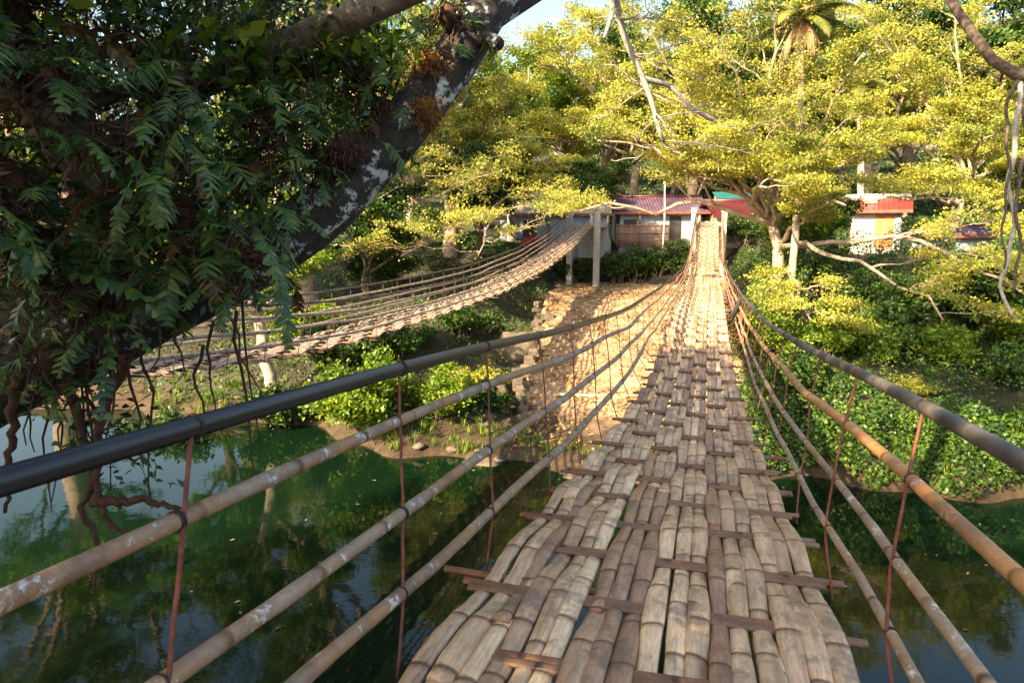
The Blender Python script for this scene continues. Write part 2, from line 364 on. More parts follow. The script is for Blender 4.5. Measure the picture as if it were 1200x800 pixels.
def spreading_tree(name, label, cat, base, fork, limbs, rt, leafm, barkm, seed, group=None, k=10, lsize=.10, prad=.30, kids=(7,5,3), zf=.5, wob=.22, zflat=.42, keep=1.0, rl=.46, droplow=None, gaps=()):
    rg = np.random.default_rng(seed); root = empty(name, base, label, cat, group)
    tm = MB(); tr_ = curve(arr(*base)-arr(0,0,.4), arr(0,0,1), fork, 9, .12, rg); rr = np.linspace(rt*1.15, rt*.75, 9); rr[0]*=1.35
    tm.tube(tr_, rr, 12, cap=False); bm = MB(); tips = []
    GAPS[:] = gaps
    for (tgt, s) in limbs:
        j = -1 if s >= 1 else int(s*8)
        p0 = tr_[j]; up = norm(np.asarray(tgt)-p0)+arr(0,0,.35)
        branchy(bm, tips, p0, up, np.asarray(tgt, float), rt*rl*rg.uniform(.7,1.0), 0, rg, kids=kids, wob=wob, zflat=zflat)
    GAPS[:] = []
    tips = np.array(tips); tips = tips[rg.random(len(tips)) < keep]
    for (gx_, gy_, gw, gh, kp) in gaps:      # openings in the crown
        dv = tips-EYE; dp_ = dv@fwd; u_ = 600+FPX*(dv@rgt)/dp_; v_ = 400-FPX*(dv@upv)/dp_
        tips = tips[~((np.abs(u_-gx_) < gw) & (np.abs(v_-gy_) < gh) & (rg.random(len(tips)) > kp))]
    if droplow is not None: tips = tips[tips[:,2] > droplow]
    lm = MB(); puffs(lm, tips, prad, k, lsize, zf, rg, flat=1.1)
    tm.build('trunk', barkm, root); bm.build('branches', barkm, root); lm.build('crown', leafm, root)
    return root
def generic_tree(name, label, H, W, seed, leafm, barkm, k=12, lsize=.20, prad=.6, kids=(6,4,3), group=None, nl=7, droplow=None):
    rg = np.random.default_rng(seed); limbs = []
    for i in range(nl):
        a = i*2*math.pi/nl*1.0 + rg.uniform(-.3,.3); rr = W/2*rg.uniform(.55,1)
        limbs.append((arr(rr*math.cos(a), rr*math.sin(a), H*rg.uniform(.55,.95)), rg.choice([.6,.8,1])))
    limbs.append((arr(.1*W,0,H), 1)); limbs.append((arr(-.15*W,.1*W,H*.93), 1))
    return spreading_tree(name, label, 'tree', arr(0,0,0), arr(.3,0,H*.42), limbs, H*.028, leafm, barkm, seed, group, k, lsize, prad, kids, zf=.55, zflat=.6)

def bush(name, label, c, r, h, seed, leafm, group=None, n=2500, lsize=.11, cat='shrub', stems=8, barkm=None):
    rg = np.random.default_rng(seed); x, y = c[0], c[1]; z0 = float(terrain(x, y)) if len(c) < 3 else c[2]
    root = empty(name, (x,y,z0), label, cat, group); sb = MB(); lm = MB(); tips = []
    for i in range(stems):
        a = rg.uniform(0,6.28); rr = r*rg.uniform(.2,1); hh = h*rg.uniform(.5,1)*(1-.4*rr/r)
        e_ = arr(x+rr*math.cos(a), y+rr*math.sin(a), z0+hh)
        branchy(sb, tips, arr(x+.15*r*math.cos(a), y+.15*r*math.sin(a), z0-.05), arr(.3*math.cos(a),.3*math.sin(a),1), e_, .02*h/1.5+.004, 1, rg, zflat=.6, kids=(0,5,4), lens=(.4,.5,.5))
    tips = np.array(tips); tips[:,2] = np.maximum(tips[:,2], z0+.04)
    kk = max(2, n//len(tips)); puffs(lm, tips, .16*r+.05, kk, lsize, .7, rg, flat=.9)
    sb.build('stems', barkm or M['bark_brown'], root); lm.build('foliage', leafm, root); return root

# ================================================================ BRIDGE
def build_bridge(name, label, xc, ky, kz, y0, y1, hw_k, lod, seed, railk, group=None, bare_left=0):
    rg = np.random.default_rng(seed)
    ZD = lambda y: np.interp(y, ky, kz) + EYE[2]
    # smooth the profile a little
    yy = np.linspace(y0, y1, 600); zz = ZD(yy); kern = np.ones(31)/31
    zs = np.convolve(np.pad(zz, 15, mode='reflect', reflect_type='odd'), kern, 'valid'); Zf = lambda y: np.interp(y, yy, zs)
    HWl = lambda y: np.interp(y, hw_k[0], hw_k[1]); HWr = lambda y: np.interp(y, hw_k[0], hw_k[2])
    root = empty(name, (xc, y0, float(Zf(y0))), label, 'footbridge', group)
    S = .5
    # --- crossbars (split bamboo pairs)
    nb = int((y1-y0)/S)
    for i in range(nb+1):
        y = y0+i*S
        if y > y1: break
        z = float(Zf(y)); cb = MB()
        sk = rg.uniform(-.05,.05)
        for s in (0,1):
            xl = xc-HWl(y)-rg.uniform(.0,.10); xr = xc+HWr(y)+rg.uniform(.0,.10)
            n = 9; xs = np.linspace(xl, xr, n); p = np.stack([xs, np.full(n, y+(s-.5)*.036)+sk*(xs-xc)+rg.normal(0,.003,n), np.full(n, z+rg.uniform(-.004,.004))+rg.normal(0,.002,n)], 1)
            cb.tube(p, rg.uniform(.019,.025), 6 if lod else 8, flat=.55, u0=rg.uniform(0,3))
        if rg.random() < .4:      # broken stub under the edge
            sd_ = rg.choice([-1,1]); x = xc + (HWr(y) if sd_ > 0 else -HWl(y)); 
            cb.tube([[x-sd_*.5, y+.12, z-.03],[x+sd_*rg.uniform(.1,.25), y+.12+rg.uniform(-.05,.05), z-.035]], .016, 6, u0=rg.uniform(0,3))
        o = cb.build('crossbar', M['crossbar'] if y < 16 else M['rail'], root)
    # --- slats woven over and under the crossbars
    sl = MB(); G = 6; per = 3; NC = G*per
    for g in range(G):
        for k in range(per):
            c = g*per+k; y = y0-rg.uniform(0,2)
            while y < y1:
                L = rg.uniform(2.2,4.2); ya = max(y, y0-.2); yb = min(y+L, y1)
                if yb-ya > .3:
                    st = .0625 if ya < 12 else .125; m = max(4, int((yb-ya)/st)+1); Y = np.linspace(ya, yb, m)
                    f = (c+.5)/NC + rg.normal(0,.003) + rg.normal(0,.004)*.6*np.sin((Y-ya)/L*math.pi)
                    # slats of a group squeeze together where they dive under a bar
                    ph = np.cos(math.pi*(Y-y0)/S + math.pi*(g%2))
                    fc = (g*per+per/2)/NC
                    f = f + (fc-f)*.035*(1-ph)/2
                    hl, hr = HWl(Y), HWr(Y)
                    x = xc-hl + f*(hl+hr); A = np.interp(Y, [3.5,7], [.0165,.036]) + rg.uniform(-.003,.003)
                    sharp = np.sign(ph)*np.abs(ph)**.8
                    z = Zf(Y)+A*sharp-.006 + rg.uniform(-.004,.005)
                    z += .010*np.exp(-((Y-ya)/.25)**2) + rg.normal(0,.0015,m)
                    wd = ((hl+hr)/NC*rg.uniform(.96,1.15)) * (.96+.08*ph) * (1+.02*np.sin(Y*9+rg.uniform(0,6)))
                    node = .36; offs = rg.uniform(0,node); nn = np.exp(-(((Y-offs+node/2)%node-node/2)/.035)**2)
                    wd = wd*(1+.05*nn); th = .020*(1+.14*nn)*rg.uniform(.85,1.2)
                    ang = np.linspace(0, math.pi, 7) if ya < 14 else np.linspace(0, math.pi, 5)
                    na = len(ang); tilt = rg.normal(0,.10)
                    X_ = x[:,None] - np.cos(ang)[None,:]*(wd/2)[:,None]
                    Z_ = z[:,None] + np.sin(ang)[None,:]**.75*th[:,None] + tilt*(-np.cos(ang))[None,:]*(wd/2)[:,None]
                    v = np.stack([X_, np.repeat(Y[:,None], na, 1), Z_], -1).reshape(-1,3)
                    i = np.arange(m-1)[:,None]*na; j = np.arange(na-1)[None,:]
                    q = np.stack([i+j, i+na+j, i+na+j+1, i+j+1], -1).reshape(-1,4)
                    qb = np.stack([i[:,0]+na-1, i[:,0]+2*na-1, i[:,0]+na, i[:,0]], -1)
                    t_ = [[0, a+1, a+2] for a in range(na-2)] + [[(m-1)*na, (m-1)*na+a+2, (m-1)*na+a+1] for a in range(na-2)]
                    # u is phased so that colour rings sit on the swollen nodes
                    sl.add(v, np.vstack([q, qb]), t_, np.repeat(Y-offs, na))
                y += L - rg.uniform(.25,.5)
    sl.build('woven_deck', M['slat_shaded' if lod else 'slat'], root)
    # --- rails
    def rail(side, hk, xk, y_a, y_b, mat, r, nm='bamboo_rail', lab=None, kink=.0, tie=True):
        m = int((y_b-y_a)/.11); Y = np.linspace(y_a, y_b, m)
        H = np.interp(Y, hk[0], hk[1]); X = xc + np.interp(Y, xk[0], xk[1]); ks = min(41, m//2*2-1); H = np.convolve(np.pad(H, ks//2, mode='edge'), np.ones(ks)/ks, 'valid')
        wz = np.interp(Y, np.arange(y_a-1, y_b+2, 1.1), rg.normal(0,1,len(np.arange(y_a-1, y_b+2, 1.1))))*kink
        wx = np.interp(Y, np.arange(y_a-1, y_b+2, 1.3), rg.normal(0,1,len(np.arange(y_a-1, y_b+2, 1.3))))*kink*.8
        p = np.stack([X+wx, Y, Zf(Y)+H+wz], 1); node = .38
        Ln = np.concatenate([[0], np.cumsum(np.linalg.norm(np.diff(p, axis=0), axis=1))])
        swell = np.exp(-(((Ln+node/2)%node-node/2)/.03)**2); rr = r*(1+.10*swell)*(1+.06*np.sin(Ln*1.1+rg.uniform(0,6)))
        if nm == 'top_handrail': rr = r*(1+.0*Ln)
        rr = rr*np.interp(Y, [0,6,20], [1,1.08,1.05])
        mb = MB(); mb.tube(p, rr, 12); o = mb.build(nm, mat, root)
        if lab: o['label'] = lab
        o['_o'] = [float(v) for v in root.location]
        return p, o
    out = {}
    for side in (-1, 1):
        for k, (hk, xk, mat, r, lab) in enumerate(railk[side]):
            out[side, k] = rail(side, hk, xk, y0, y1, M[mat], r, 'top_handrail' if k == 0 else 'bamboo_rail', lab, .0 if k == 0 else (.008 if lod else .012))
    # --- hangers with ties
    def at_y(p, y): return arr(*[np.interp(y, p[:,1], p[:,i]) for i in range(3)])
    for side in (-1, 1):
        tops = out[side, 0][0]; y = y0 + (.0 if side < 0 else .1) + (.05 if not lod else .4)
        while y < y1-.3:
            yb = y - np.interp(y, [0,6,14,43], [.55,.45,.15,.05]) + rg.uniform(-.06,.06); a = at_y(tops, y); zb = float(Zf(max(yb,y0))); xb = xc + (HWr(yb)+.05 if side > 0 else -HWl(yb)-.05)
            mid = [at_y(out[side, k][0], y+(yb-y)*k/4) for k in (1,2,3)]
            pts = [a+arr(0,0,.03)] + [m_+arr(-side*.012,0,0) for m_ in mid] + [arr(xb, yb, zb-.05)]
            pts = curve_through(pts, 18); pts[1:-1] += np.cumsum(rg.normal(0,.0022,(16,3)), axis=0)*np.sin(np.linspace(0,math.pi,16))[:,None]; mb = MB(); mb.tube(pts, .0054 if not lod else .008, 6)
            hg = mb.build('hanger_rod', M['rust' if not lod else 'rust_dark'], root); hg['_o'] = [float(v) for v in root.location]
            for k in range(4):
                p = out[side, k][0]; c = at_y(p, y+(yb-y)*k/4); tg = norm(at_y(p, y+.05)-at_y(p, y-.05))
                rr = (railk[side][k][3])*1.07; mb = MB()
                for w_ in (-.005, .001, .007)[:int(rg.integers(1,4))]:
                    q0 = c+tg*(w_+rg.normal(0,.002)); mb.tube(ring_pts(q0, tg, rr*rg.uniform(.96,1.02)), .003, 5, cap=False)
                if not lod or k in (0,1): mb.build('tie', M['rope'], out[side, k][1])
            y += (1.06 if y < 5 else .9) + rg.uniform(-.06,.06)
    return root, Zf, out
def curve_through(pts, n):
    pts = np.array(pts); d = np.concatenate([[0], np.cumsum(np.linalg.norm(np.diff(pts, axis=0), axis=1))]); s = np.linspace(0, d[-1], n)
    return np.stack([np.interp(s, d, pts[:,i]) for i in range(3)], 1)
def ring_pts(c, ax, r, n=14):
    a = norm(np.cross(ax, arr(0,0,1))); b_ = np.cross(ax, a); th = np.linspace(0, 2*math.pi, n)
    return c + r*(np.cos(th)[:,None]*a + np.sin(th)[:,None]*b_)

KY = [-6,0,2,3.2,5.3,8.5,12,16,20,26,31,35,39,43]
KZ = [-.8,-1.22,-1.40,-1.52,-1.76,-1.93,-1.87,-1.85,-1.86,-1.88,-1.70,-1.2,-.4,.5]
hy_ = [-3,4.5,7,10,14,20,27,43]
def hk(h0, h1, h2, h3): return (hy_, [h0,h1*.99,h1,h1*.6+h2*.4,h2*1.05,h2*.92,h3*.95,h3])
XLk = ([-3,4,10,20,43], None)
def xr(a, b_): return ([-3,4,10,20,43], [a, a, a+(b_-a)*.5, b_, b_])
rails1 = {
 -1: [(hk(.80,.98,.64,.55), xr(-.90,-.74), 'pipe', .0255, None),
      (hk(.66,.77,.47,.40), xr(-.85,-.72), 'rail', .0205, None),
      (hk(.36,.49,.24,.26), xr(-.80,-.70), 'rail', .0225, None),
      (hk(.23,.17,.08,.12), xr(-.76,-.68), 'rail', .024, None)],
  1: [(hk(.78,.92,.56,.52), xr(.90,.80), 'pipe_worn', .0235, 'worn black pipe handrail with bare brown stretches'),
      (hk(.67,.66,.34,.36), xr(.85,.78), 'rail_orange', .0215, 'bamboo rail tinted with painted orange sunlight'),
      (hk(.51,.38,.17,.22), xr(.80,.76), 'rail', .0165, None),
      (hk(.30,.20,.05,.10), xr(.76,.74), 'rail', .0155, None)]}
XC = -.2
br1, Z1, out1 = build_bridge('hanging_bridge', 'long woven bamboo hanging bridge in the foreground running straight ahead to two lit posts', XC, KY, KZ, -2.0, 43.0,
    ([-3,2.5,4,5.5,7,9,12,16,43],[.665,.67,.655,.62,.565,.515,.53,.57,.58],[.72,.72,.695,.66,.63,.59,.575,.59,.60]), False, 3, rails1)
# bamboo splice tag on the right handrail
mb = MB(); mb.tube([P(858,372,13.6), P(869,348,13.4)], .05, 10); o = mb.build('dark_sleeve', M['rope'], br1)
mb = MB(); mb.box(P(868,372,12.8), (.06,.04,.22)); mb.build('red_tag', M['strap'], br1, smooth=False)
mb = MB(); mb.box(P(870,392,12.4), (.05,.04,.30)); mb.build('orange_tag', M['door_orange'], br1, smooth=False)
# second bridge
X2 = -7.45
KY2 = [-2,1,6.3,9.7,12.3,15.3,18.4,23,29.5,35,41]; KZ2 = [-.9,-1.2,-1.76,-2.08,-2.22,-2.22,-2.18,-2.08,-1.58,-.85,.30]
def hs(h): return ([-3,41],[h,h*.85])
rails2 = {s: [(hs(.92), ([-3,41],[s*.86,s*.76]), 'pipe_worn', .022, None)] + [(hs(h), ([-3,41],[s*x,s*(x-.06)]), 'rail_grey', .026, None) for h, x in ((.70,.82),(.47,.79),(.23,.76))] for s in (-1,1)}
br2, Z2, out2 = build_bridge('hanging_bridge', 'second bamboo hanging bridge, behind the leaning fern tree, ending at two grey posts', X2, KY2, KZ2, 1.0, 41.0,
    ([-3,41],[.70,.66],[.70,.66]), True, 5, rails2)

# towers
def post(x, y, top, mat, label, w=.30, cap=.38):
    z0 = float(terrain(x, y)); r_ = empty('bridge_post', (x,y,z0), label, 'post')
    mb = MB(); mb.box((x,y,(z0-.3+top)/2), (w,w,top-z0+.3)); mb.build('shaft', mat, r_, smooth=False, bevel=.012)
    mb = MB(); mb.box((x,y,top-.16), (cap,cap,.10)); mb.build('saddle', mat, r_, smooth=False, bevel=.01)
    mb = MB(); mb.tube(ring_pts(arr(x,y,top-.55), arr(0,0,1), w*.74, 10), .025, 6, cap=False); mb.build('cable_band', M['rust'], r_)
    return r_
M['concrete_sunlit'] = plain('sunlit_pale_concrete', (.42,.36,.29), (.58,.51,.42), 5, .85, .3)  # warm sunlight on the far posts mixed into the concrete colour
post(XC-.86, 43.2, 6+1.35, M['concrete_sunlit'], 'pale sunlit post at the left of the far end of the foreground bridge')
post(XC+.90, 43.2, 6+1.30, M['concrete_sunlit'], 'pale sunlit post at the right of the far end of the foreground bridge')
post(X2-.80, 41.2, 6+1.05, M['concrete'], 'grey concrete post carrying the left side of the second bridge', .32)
post(X2+.86, 41.2, 6+1.10, M['concrete'], 'tall grey concrete post carrying the right side of the second bridge', .36)
# landings
def landing(x, y, z, label, wid=1.9, ln=3.4):
    r_ = empty('bridge_landing', (x,y,0), label, 'landing')
    mb = MB(); mb.box((x, y+ln/2, z-.1), (wid,ln,.2)); mb.build('slab', M['concrete'], r_, smooth=False, bevel=.01)
    for i in range(6):
        zz = z-.2-.17*i; mb = MB(); mb.box((x, y+ln+.15+.3*i, (zz+4.2)/2+.01), (wid, .3, zz-4.2)); mb.build('step', M['concrete'], r_, smooth=False)
    for sx in (-.8,.8):
        mb = MB(); zt = float(terrain(x+sx, y+.6)); mb.box((x+sx, y+.6, (zt+z-.2)/2-.1), (.26,.26,z-zt)); mb.build('pier', M['concrete'], r_, smooth=False)
landing(XC, 43.4, 6.45, 'concrete landing behind the far posts of the foreground bridge')
landing(X2, 41.4, 6.38, 'concrete landing behind the posts of the second bridge')

# ================================================================ HOUSES (far bank)
def gable_house(name, label, x, y, z, wd, dp, hw_, rh, rot, wall, roof, eave=.5, trim='fascia'):
    """ridge parallel to the front; local frame: front faces -Y"""
    root = empty(name, (x,y,z), label, 'house'); cs, sn = math.cos(rot), math.sin(rot)
    RM = np.array([[cs,-sn,0],[sn,cs,0],[0,0,1]])
    def T(p): return arr(x,y,z) + RM@np.asarray(p, float)
    def bx(nm, c, s, mat, par=root, bev=0, lab=None):
        mb = MB(); mb.box(T(c), s, M=RM); o = mb.build(nm, M[mat], par, smooth=False, bevel=bev, origin=root.location); o['_o'] = [float(v) for v in root.location]
        if lab: o['label'] = lab
        return o
    wl = bx('wall', (0,dp/2,hw_/2-.6), (wd,dp,hw_+1.2), wall)
    mb = MB(); hx = wd/2+eave; n = int(2*hx/.22)
    # corrugated sheets as ribbed slabs on each slope
    for sgn in (-1, 1):
        ye = dp/2+sgn*(dp/2+eave); xs = np.linspace(-hx, hx, n*4+1); cor = .022*np.cos(np.arange(len(xs))*math.pi/2)
        for off in (0,):
            a = np.array([T((xx, ye, hw_+.02+c_)) for xx, c_ in zip(xs, cor)]); b_ = np.array([T((xx, dp/2, hw_+rh+c_)) for xx, c_ in zip(xs, cor)])
            v = np.vstack([a, b_, a-arr(0,0,.04), b_-arr(0,0,.04)]); k = len(xs); i = np.arange(k-1)
            q = np.vstack([np.stack([i,i+1,k+i+1,k+i],1), np.stack([2*k+i+1,2*k+i,3*k+i,3*k+i+1],1), np.stack([i+1,i,2*k+i,2*k+i+1],1)])
            mb.add(v, q)
    rf = mb.build('roof', M[roof], root, smooth=False, origin=root.location)
    mb = MB(); mb.tube([T((-hx,dp/2,hw_+rh+.03)), T((hx,dp/2,hw_+rh+.03))], .12, 8); r1_ = mb.build('ridge_cap', M['roof_red' if roof != 'roof_orange' else 'wall_white'], rf, origin=root.location)
    g = MB()
    for sx in (-1,1):
        xx = sx*(wd/2-.02)
        g.add([T((xx,0,hw_)), T((xx,dp,hw_)), T((xx,dp/2,hw_+rh-.05))], None, [[0,1,2]])
    g.build('gable', M[wall], root, smooth=False)
    bx('fascia', (0,-eave-.03,hw_-.06), (2*hx,.05,.16), trim)
    return root, T, bx
zA = 5.15
pA = P(775,284,47.5); zA = 4.95
rA, TA, bA = gable_house('red_roofed_house', 'low grey house with a red and mauve corrugated roof left of the far bridge posts', pA[0]-.1, pA[1], zA, 5.6, 5, 2.3, 1.15, R(14), 'wall_grey', 'roof_mauve')
bA('roof_edge_strip', (-2.9,-.1,2.42), (.9,1.1,.08), 'roof_red')
w_ = bA('doorway', (1.0,-.02,1.0), (.8,.06,2.0), 'dark'); bA('column', (-1.5,-.35,1.1), (.16,.16,2.25), 'door_brown'); bA('column', (2.55,-.35,1.1), (.14,.14,2.25), 'concrete')
bA('window', (-2.1,-.02,1.4), (.9,.06,.8), 'dark')
# bamboo fence in front
pF = P(753,283,46.0); root = empty('bamboo_fence', (pF[0],pF[1],zA), 'brown bamboo pole fence panel in front of the grey house wall', 'fence')
cs, sn = math.cos(R(14)), math.sin(R(14)); mb = MB()
for i in range(44):
    xx = -1.75+i*.08; a = arr(pF[0]+xx*cs, pF[1]+xx*sn, zA-.1); h_ = 1.55+rng.normal(0,.03); mb.tube([a, a+arr(0,0,h_/2), a+arr(0,0,h_)], .034, 6, u0=rng.uniform(0,3))
mb.build('pole_panel', M['fence'], root)
for zz in (.35,.85,1.35):
    mb = MB(); a = arr(pF[0]-1.8*cs+.05*sn, pF[1]-1.8*sn-.05*cs, zA+zz); mb.tube([a, a+arr(3.6*cs,3.6*sn,0)], .03, 6); mb.build('batten', M['crossbar'], root)
# long house further left
pB = P(640,272,45.5)
rB, TB, bB = gable_house('grey_house', 'long pale grey house half hidden by branches behind the second bridge', pB[0]-.3, pB[1]+.4, 4.9, 8.5, 4.5, 2.2, 1.0, R(12), 'wall_blue', 'wall_cream', eave=.3)
for xx in (-3.4,-.9): bB('window', (xx,-.02,1.2), (.9,.06,1.1), 'dark')
bB('column', (-2.2,-.4,1.05), (.35,.35,2.2), 'wall_white'); bB('column', (.4,-.4,1.05), (.18,.18,2.2), 'door_brown'); bB('column', (3.2,-.4,1.05), (.18,.18,2.2), 'wall_white')
# dark red roofed hut right of the bridge end
pC = P(872,288,44.5)
rC, TC, bC = gable_house('tan_house', 'tan hut with a sagging dark red roof right of the far bridge posts', pC[0]+.15, pC[1], 5.0, 3.4, 4, 1.95, 1.0, R(14), 'wall_cream', 'roof_red', eave=.75, trim='roof_red')
bC('door', (-.75,-.02,.95), (.95,.06,1.9), 'door_brown'); bC('column', (.1,-.45,1.0), (.26,.26,2.1), 'wall_cream'); bC('column', (1.65,-.45,1.0), (.22,.22,2.1), 'wall_cream'); bC('window', (1.0,-.02,1.25), (.5,.05,.6), 'dark')
bC('step', (-.4,-.7,.05), (2.6,.6,.3), 'concrete')
pT = P(861,229,50); rt = empty('metal_canopy', pT, 'small teal metal roof sheet on posts above the dark red roof', 'canopy')
mb = MB(); mb.box(pT, (2.9,1.6,.06), M=np.array([[cs,-sn*.94,-sn*.0],[sn,cs*.94,-.3],[0,.33,.94]])); mb.build('roof', M['roof_teal'], rt, smooth=False)
for sx in (-1.25,1.25):
    for sy in (-.5,.6):
        mb = MB(); a = arr(pT[0]+sx*cs-sy*sn, pT[1]+sx*sn+sy*cs, 5.2); mb.tube([a, arr(a[0],a[1],pT[2]-.05+sy*.3)], .05, 6); mb.build('post', M['concrete'], rt)
# little shrine-like house on the right
pD = P(1024,296,36); 
pD[2] = float(terrain(pD[0], pD[1]))+.35
rD, TD, bD = gable_house('white_hut', 'small white hut with orange doors and a bright red roof on the right bank', pD[0], pD[1], pD[2], 2.3, 2.6, 2.0, .75, R(-12), 'wall_white', 'roof_orange', eave=.45)
bD('door', (.15,-.03,.85), (.42,.06,1.8), 'door_orange'); bD('door', (.60,-.03,.85), (.42,.06,1.8), 'door_orange'); bD('side_panel', (-1.17,.5,.9), (.05,.9,1.8), 'door_orange'); bD('shaded_wall_strip', (1.0,-.06,.95), (.2,.12,2.0), 'wall_blue'); bD('gable_crest', (-.35,.5,2.6), (.6,.3,.4), 'wall_white'); bD('step', (.3,-.35,-.1), (1.6,.5,.25), 'concrete')  # grey strip at the right stands in for the shaded part of the wall
pE = P(1105,305,36)
rE, TE, bE = gable_house('blue_grey_shed', 'low bluish grey shed behind the branches on the far right', pE[0], pE[1]+.6, pE[2]-.4, 4.8, 3, 1.7, .5, R(0), 'wall_blue', 'roof_mauve', eave=.3)
bE('door', (-1.5,-.02,.75), (.7,.05,1.5), 'wall_white'); bE('window', (.2,-.02,1.0), (.9,.05,.6), 'dark')
# white pole
pp = P(777,285,44.0); rp = empty('flag_pole', pp, 'thin white pole standing before the red roofed house', 'pole')
mb = MB(); mb.tube([pp-arr(0,0,.6), P(779,250,44), P(779,216,44)], [.06,.055,.045], 8); mb.build('shaft', M['wall_white'], rp)
mb = MB(); mb.tube([P(779,216,44), P(779,213,44)], .07, 8); mb.build('finial', M['wall_white'], rp)

# ================================================================ TREES
# main rain tree on the right of the bridge
base = P(910,368,24.5); base[2] = float(terrain(base[0], base[1]))
L = [(P(700,165,22),1),(P(640,250,24),1),(P(735,95,22),1),(P(840,40,21),1),(P(950,60,24),1),(P(1040,170,22),1),(P(1130,235,22),1),(P(1105,375,19),.8),(P(1200,345,19),.8),(P(950,375,19.5),.6),(P(790,190,23),1),(P(990,240,20),.8),(P(870,150,20),1),(P(740,10,23),1),(P(900,-30,22),1),(P(1030,40,22),1),(P(980,150,19),1),(P(900,220,19),1)]
spreading_tree('rain_tree', 'wide yellow green rain tree just right of the bridge with bare pale branches', 'tree', base, P(904,262,25), L, .22, M['leaf_rain'], M['bark_pale'], 11, k=9, lsize=.095, prad=.30, kids=(9,7,4), gaps=[(1030,280,46,54,.06),(862,255,56,50,.05),(775,250,64,36,.04),(935,70,40,80,.6),(720,300,60,50,0)])
base = P(1108,300,32); base[2] = float(terrain(base[0], base[1]))
L = [(P(1180,90,30),1),(P(1050,80,32),1),(P(1230,190,30),1),(P(1000,130,32),1),(P(1200,280,29),1),(P(1120,20,30),1),(P(1010,20,33),1),(P(1060,220,28),.8),(P(1250,60,30),1),(P(1150,160,27),1)]
spreading_tree('rain_tree', 'golden rain tree on the right with a leaning pale trunk above the small white hut', 'tree', base, P(1132,215,32), L, .26, M['leaf_rain'], M['bark_pale'], 12, k=9, lsize=.12, prad=.38, kids=(8,6,4), gaps=[(1030,280,48,56,.0),(1110,305,60,22,.4)])
base = P(600,290,46); base[2] = float(terrain(base[0], base[1]))
L = [(P(440,235,30),1),(P(470,300,28),.8),(P(560,300,29),.8),(P(520,210,31),1),(P(650,215,36),1),(P(640,190,36),1),(P(560,150,36),1),(P(470,160,34),1),(P(400,290,27),.8)]
spreading_tree('rain_tree', 'low rain tree above the second bridge with forked bare branches hanging towards the river', 'tree', base, P(600,240,42), L, .24, M['leaf_rain'], M['bark_pale'], 13, k=9, lsize=.12, prad=.36, kids=(8,6,3), gaps=[(650,268,45,22,.25),(700,300,30,60,.0)])
base = P(500,312,44); base[2] = float(terrain(base[0], base[1]))
L = [(P(330,40,42),1),(P(430,0,42),1),(P(540,20,42),1),(P(560,110,40),1),(P(370,130,40),1),(P(620,120,42),1),(P(480,80,38),1),(P(300,200,40),1),(P(420,220,38),.8),(P(590,200,38),.8),(P(500,-60,42),1)]
spreading_tree('tall_tree', 'tall leafy tree seen behind the leaning black trunk at the upper left', 'tree', base, P(480,200,44), L, .42, M['leaf_green'], M['bark_pale'], 14, k=12, lsize=.16, prad=.5, kids=(8,6,3))
base = P(745,232,56); base[2] = float(terrain(base[0], base[1]))
L = [(P(620,70,50),1),(P(680,20,52),1),(P(740,60,50),1),(P(810,20,52),1),(P(860,90,50),1),(P(660,140,50),1),(P(800,150,50),1),(P(730,-40,52),1),(P(600,160,50),.8),(P(870,190,50),.8)]
spreading_tree('tall_tree', 'broad yellowish tree crown above the red roof in the middle of the far bank', 'tree', base, P(745,160,55), L, .4, M['leaf_rain'], M['bark_pale'], 15, k=12, gaps=[(775,250,60,34,.0),(865,255,50,40,.0)], lsize=.18, prad=.6, kids=(8,6,3))

# overhanging riverside tree off to the right, its bough and hanging lianas reach into view
rbase = arr(11.5, 6.0, 0); rbase = arr(13.5, -3.5, float(terrain(13.5,-3.5)))
rootR = empty('riverside_tree', rbase, 'dark bough of a tree at the upper right edge with leafy lianas hanging from it', 'tree')
mb = MB(); mb.tube(curve(rbase-arr(0,0,.4), arr(0,.2,1), arr(12,4,13.5), 12, .1, rng), np.linspace(.55,.3,12), 12); mb.build('trunk', M['bark_dark'], rootR)
mb = MB(); tipsR = []
pts = curve_through([arr(12,4,13.5), P(1290,110,13), P(1197,92,13), P(1165,72,13), P(1135,30,13.2), P(1105,-15,13.5), P(1060,-90,14)], 40); pts[:,0] += np.sin(np.arange(40)*.7)*.03
mb.tube(pts, np.linspace(.22,.07,40), 10)
for i in (16,20,24,28,31,35):
    tgt = pts[i]+arr(rng.uniform(-2,1.0), rng.uniform(-1,2.5), rng.uniform(.2,1.2)); branchy(mb, tipsR, pts[i], tgt-pts[i], tgt, .04, 1, rng, kids=(0,5,4))
mb.build('bough', M['bark_dark'], rootR)
lm = MB(); tipsR = np.array(tipsR); tipsR = tipsR[rng.random(len(tipsR)) < .35]; puffs(lm, tipsR, .16, 5, .06, .5); lm.build('foliage', M['leaf_rain'], rootR)
for i, xs in enumerate(([(1196,95),(1192,150),(1182,215),(1190,270),(1172,330),(1185,372)], [(1200,100),(1204,170),(1190,230),(1196,300),(1184,345)], [(1190,95),(1178,135),(1183,200),(1175,262),(1177,315)])):
    pts = curve_through([P(x,y,13-i*.1) for x, y in xs], 30); pts[:,0] += np.sin(np.arange(30)*.9+i)*.035; pts[:,1] += np.cos(np.arange(30)*.8+i)*.035
    mb = MB(); mb.tube(pts, np.linspace(.055,.03,30)*(1-.2*i), 7); o = mb.build('liana', M['bark_dark'] if i else M['bark_grey'], rootR)

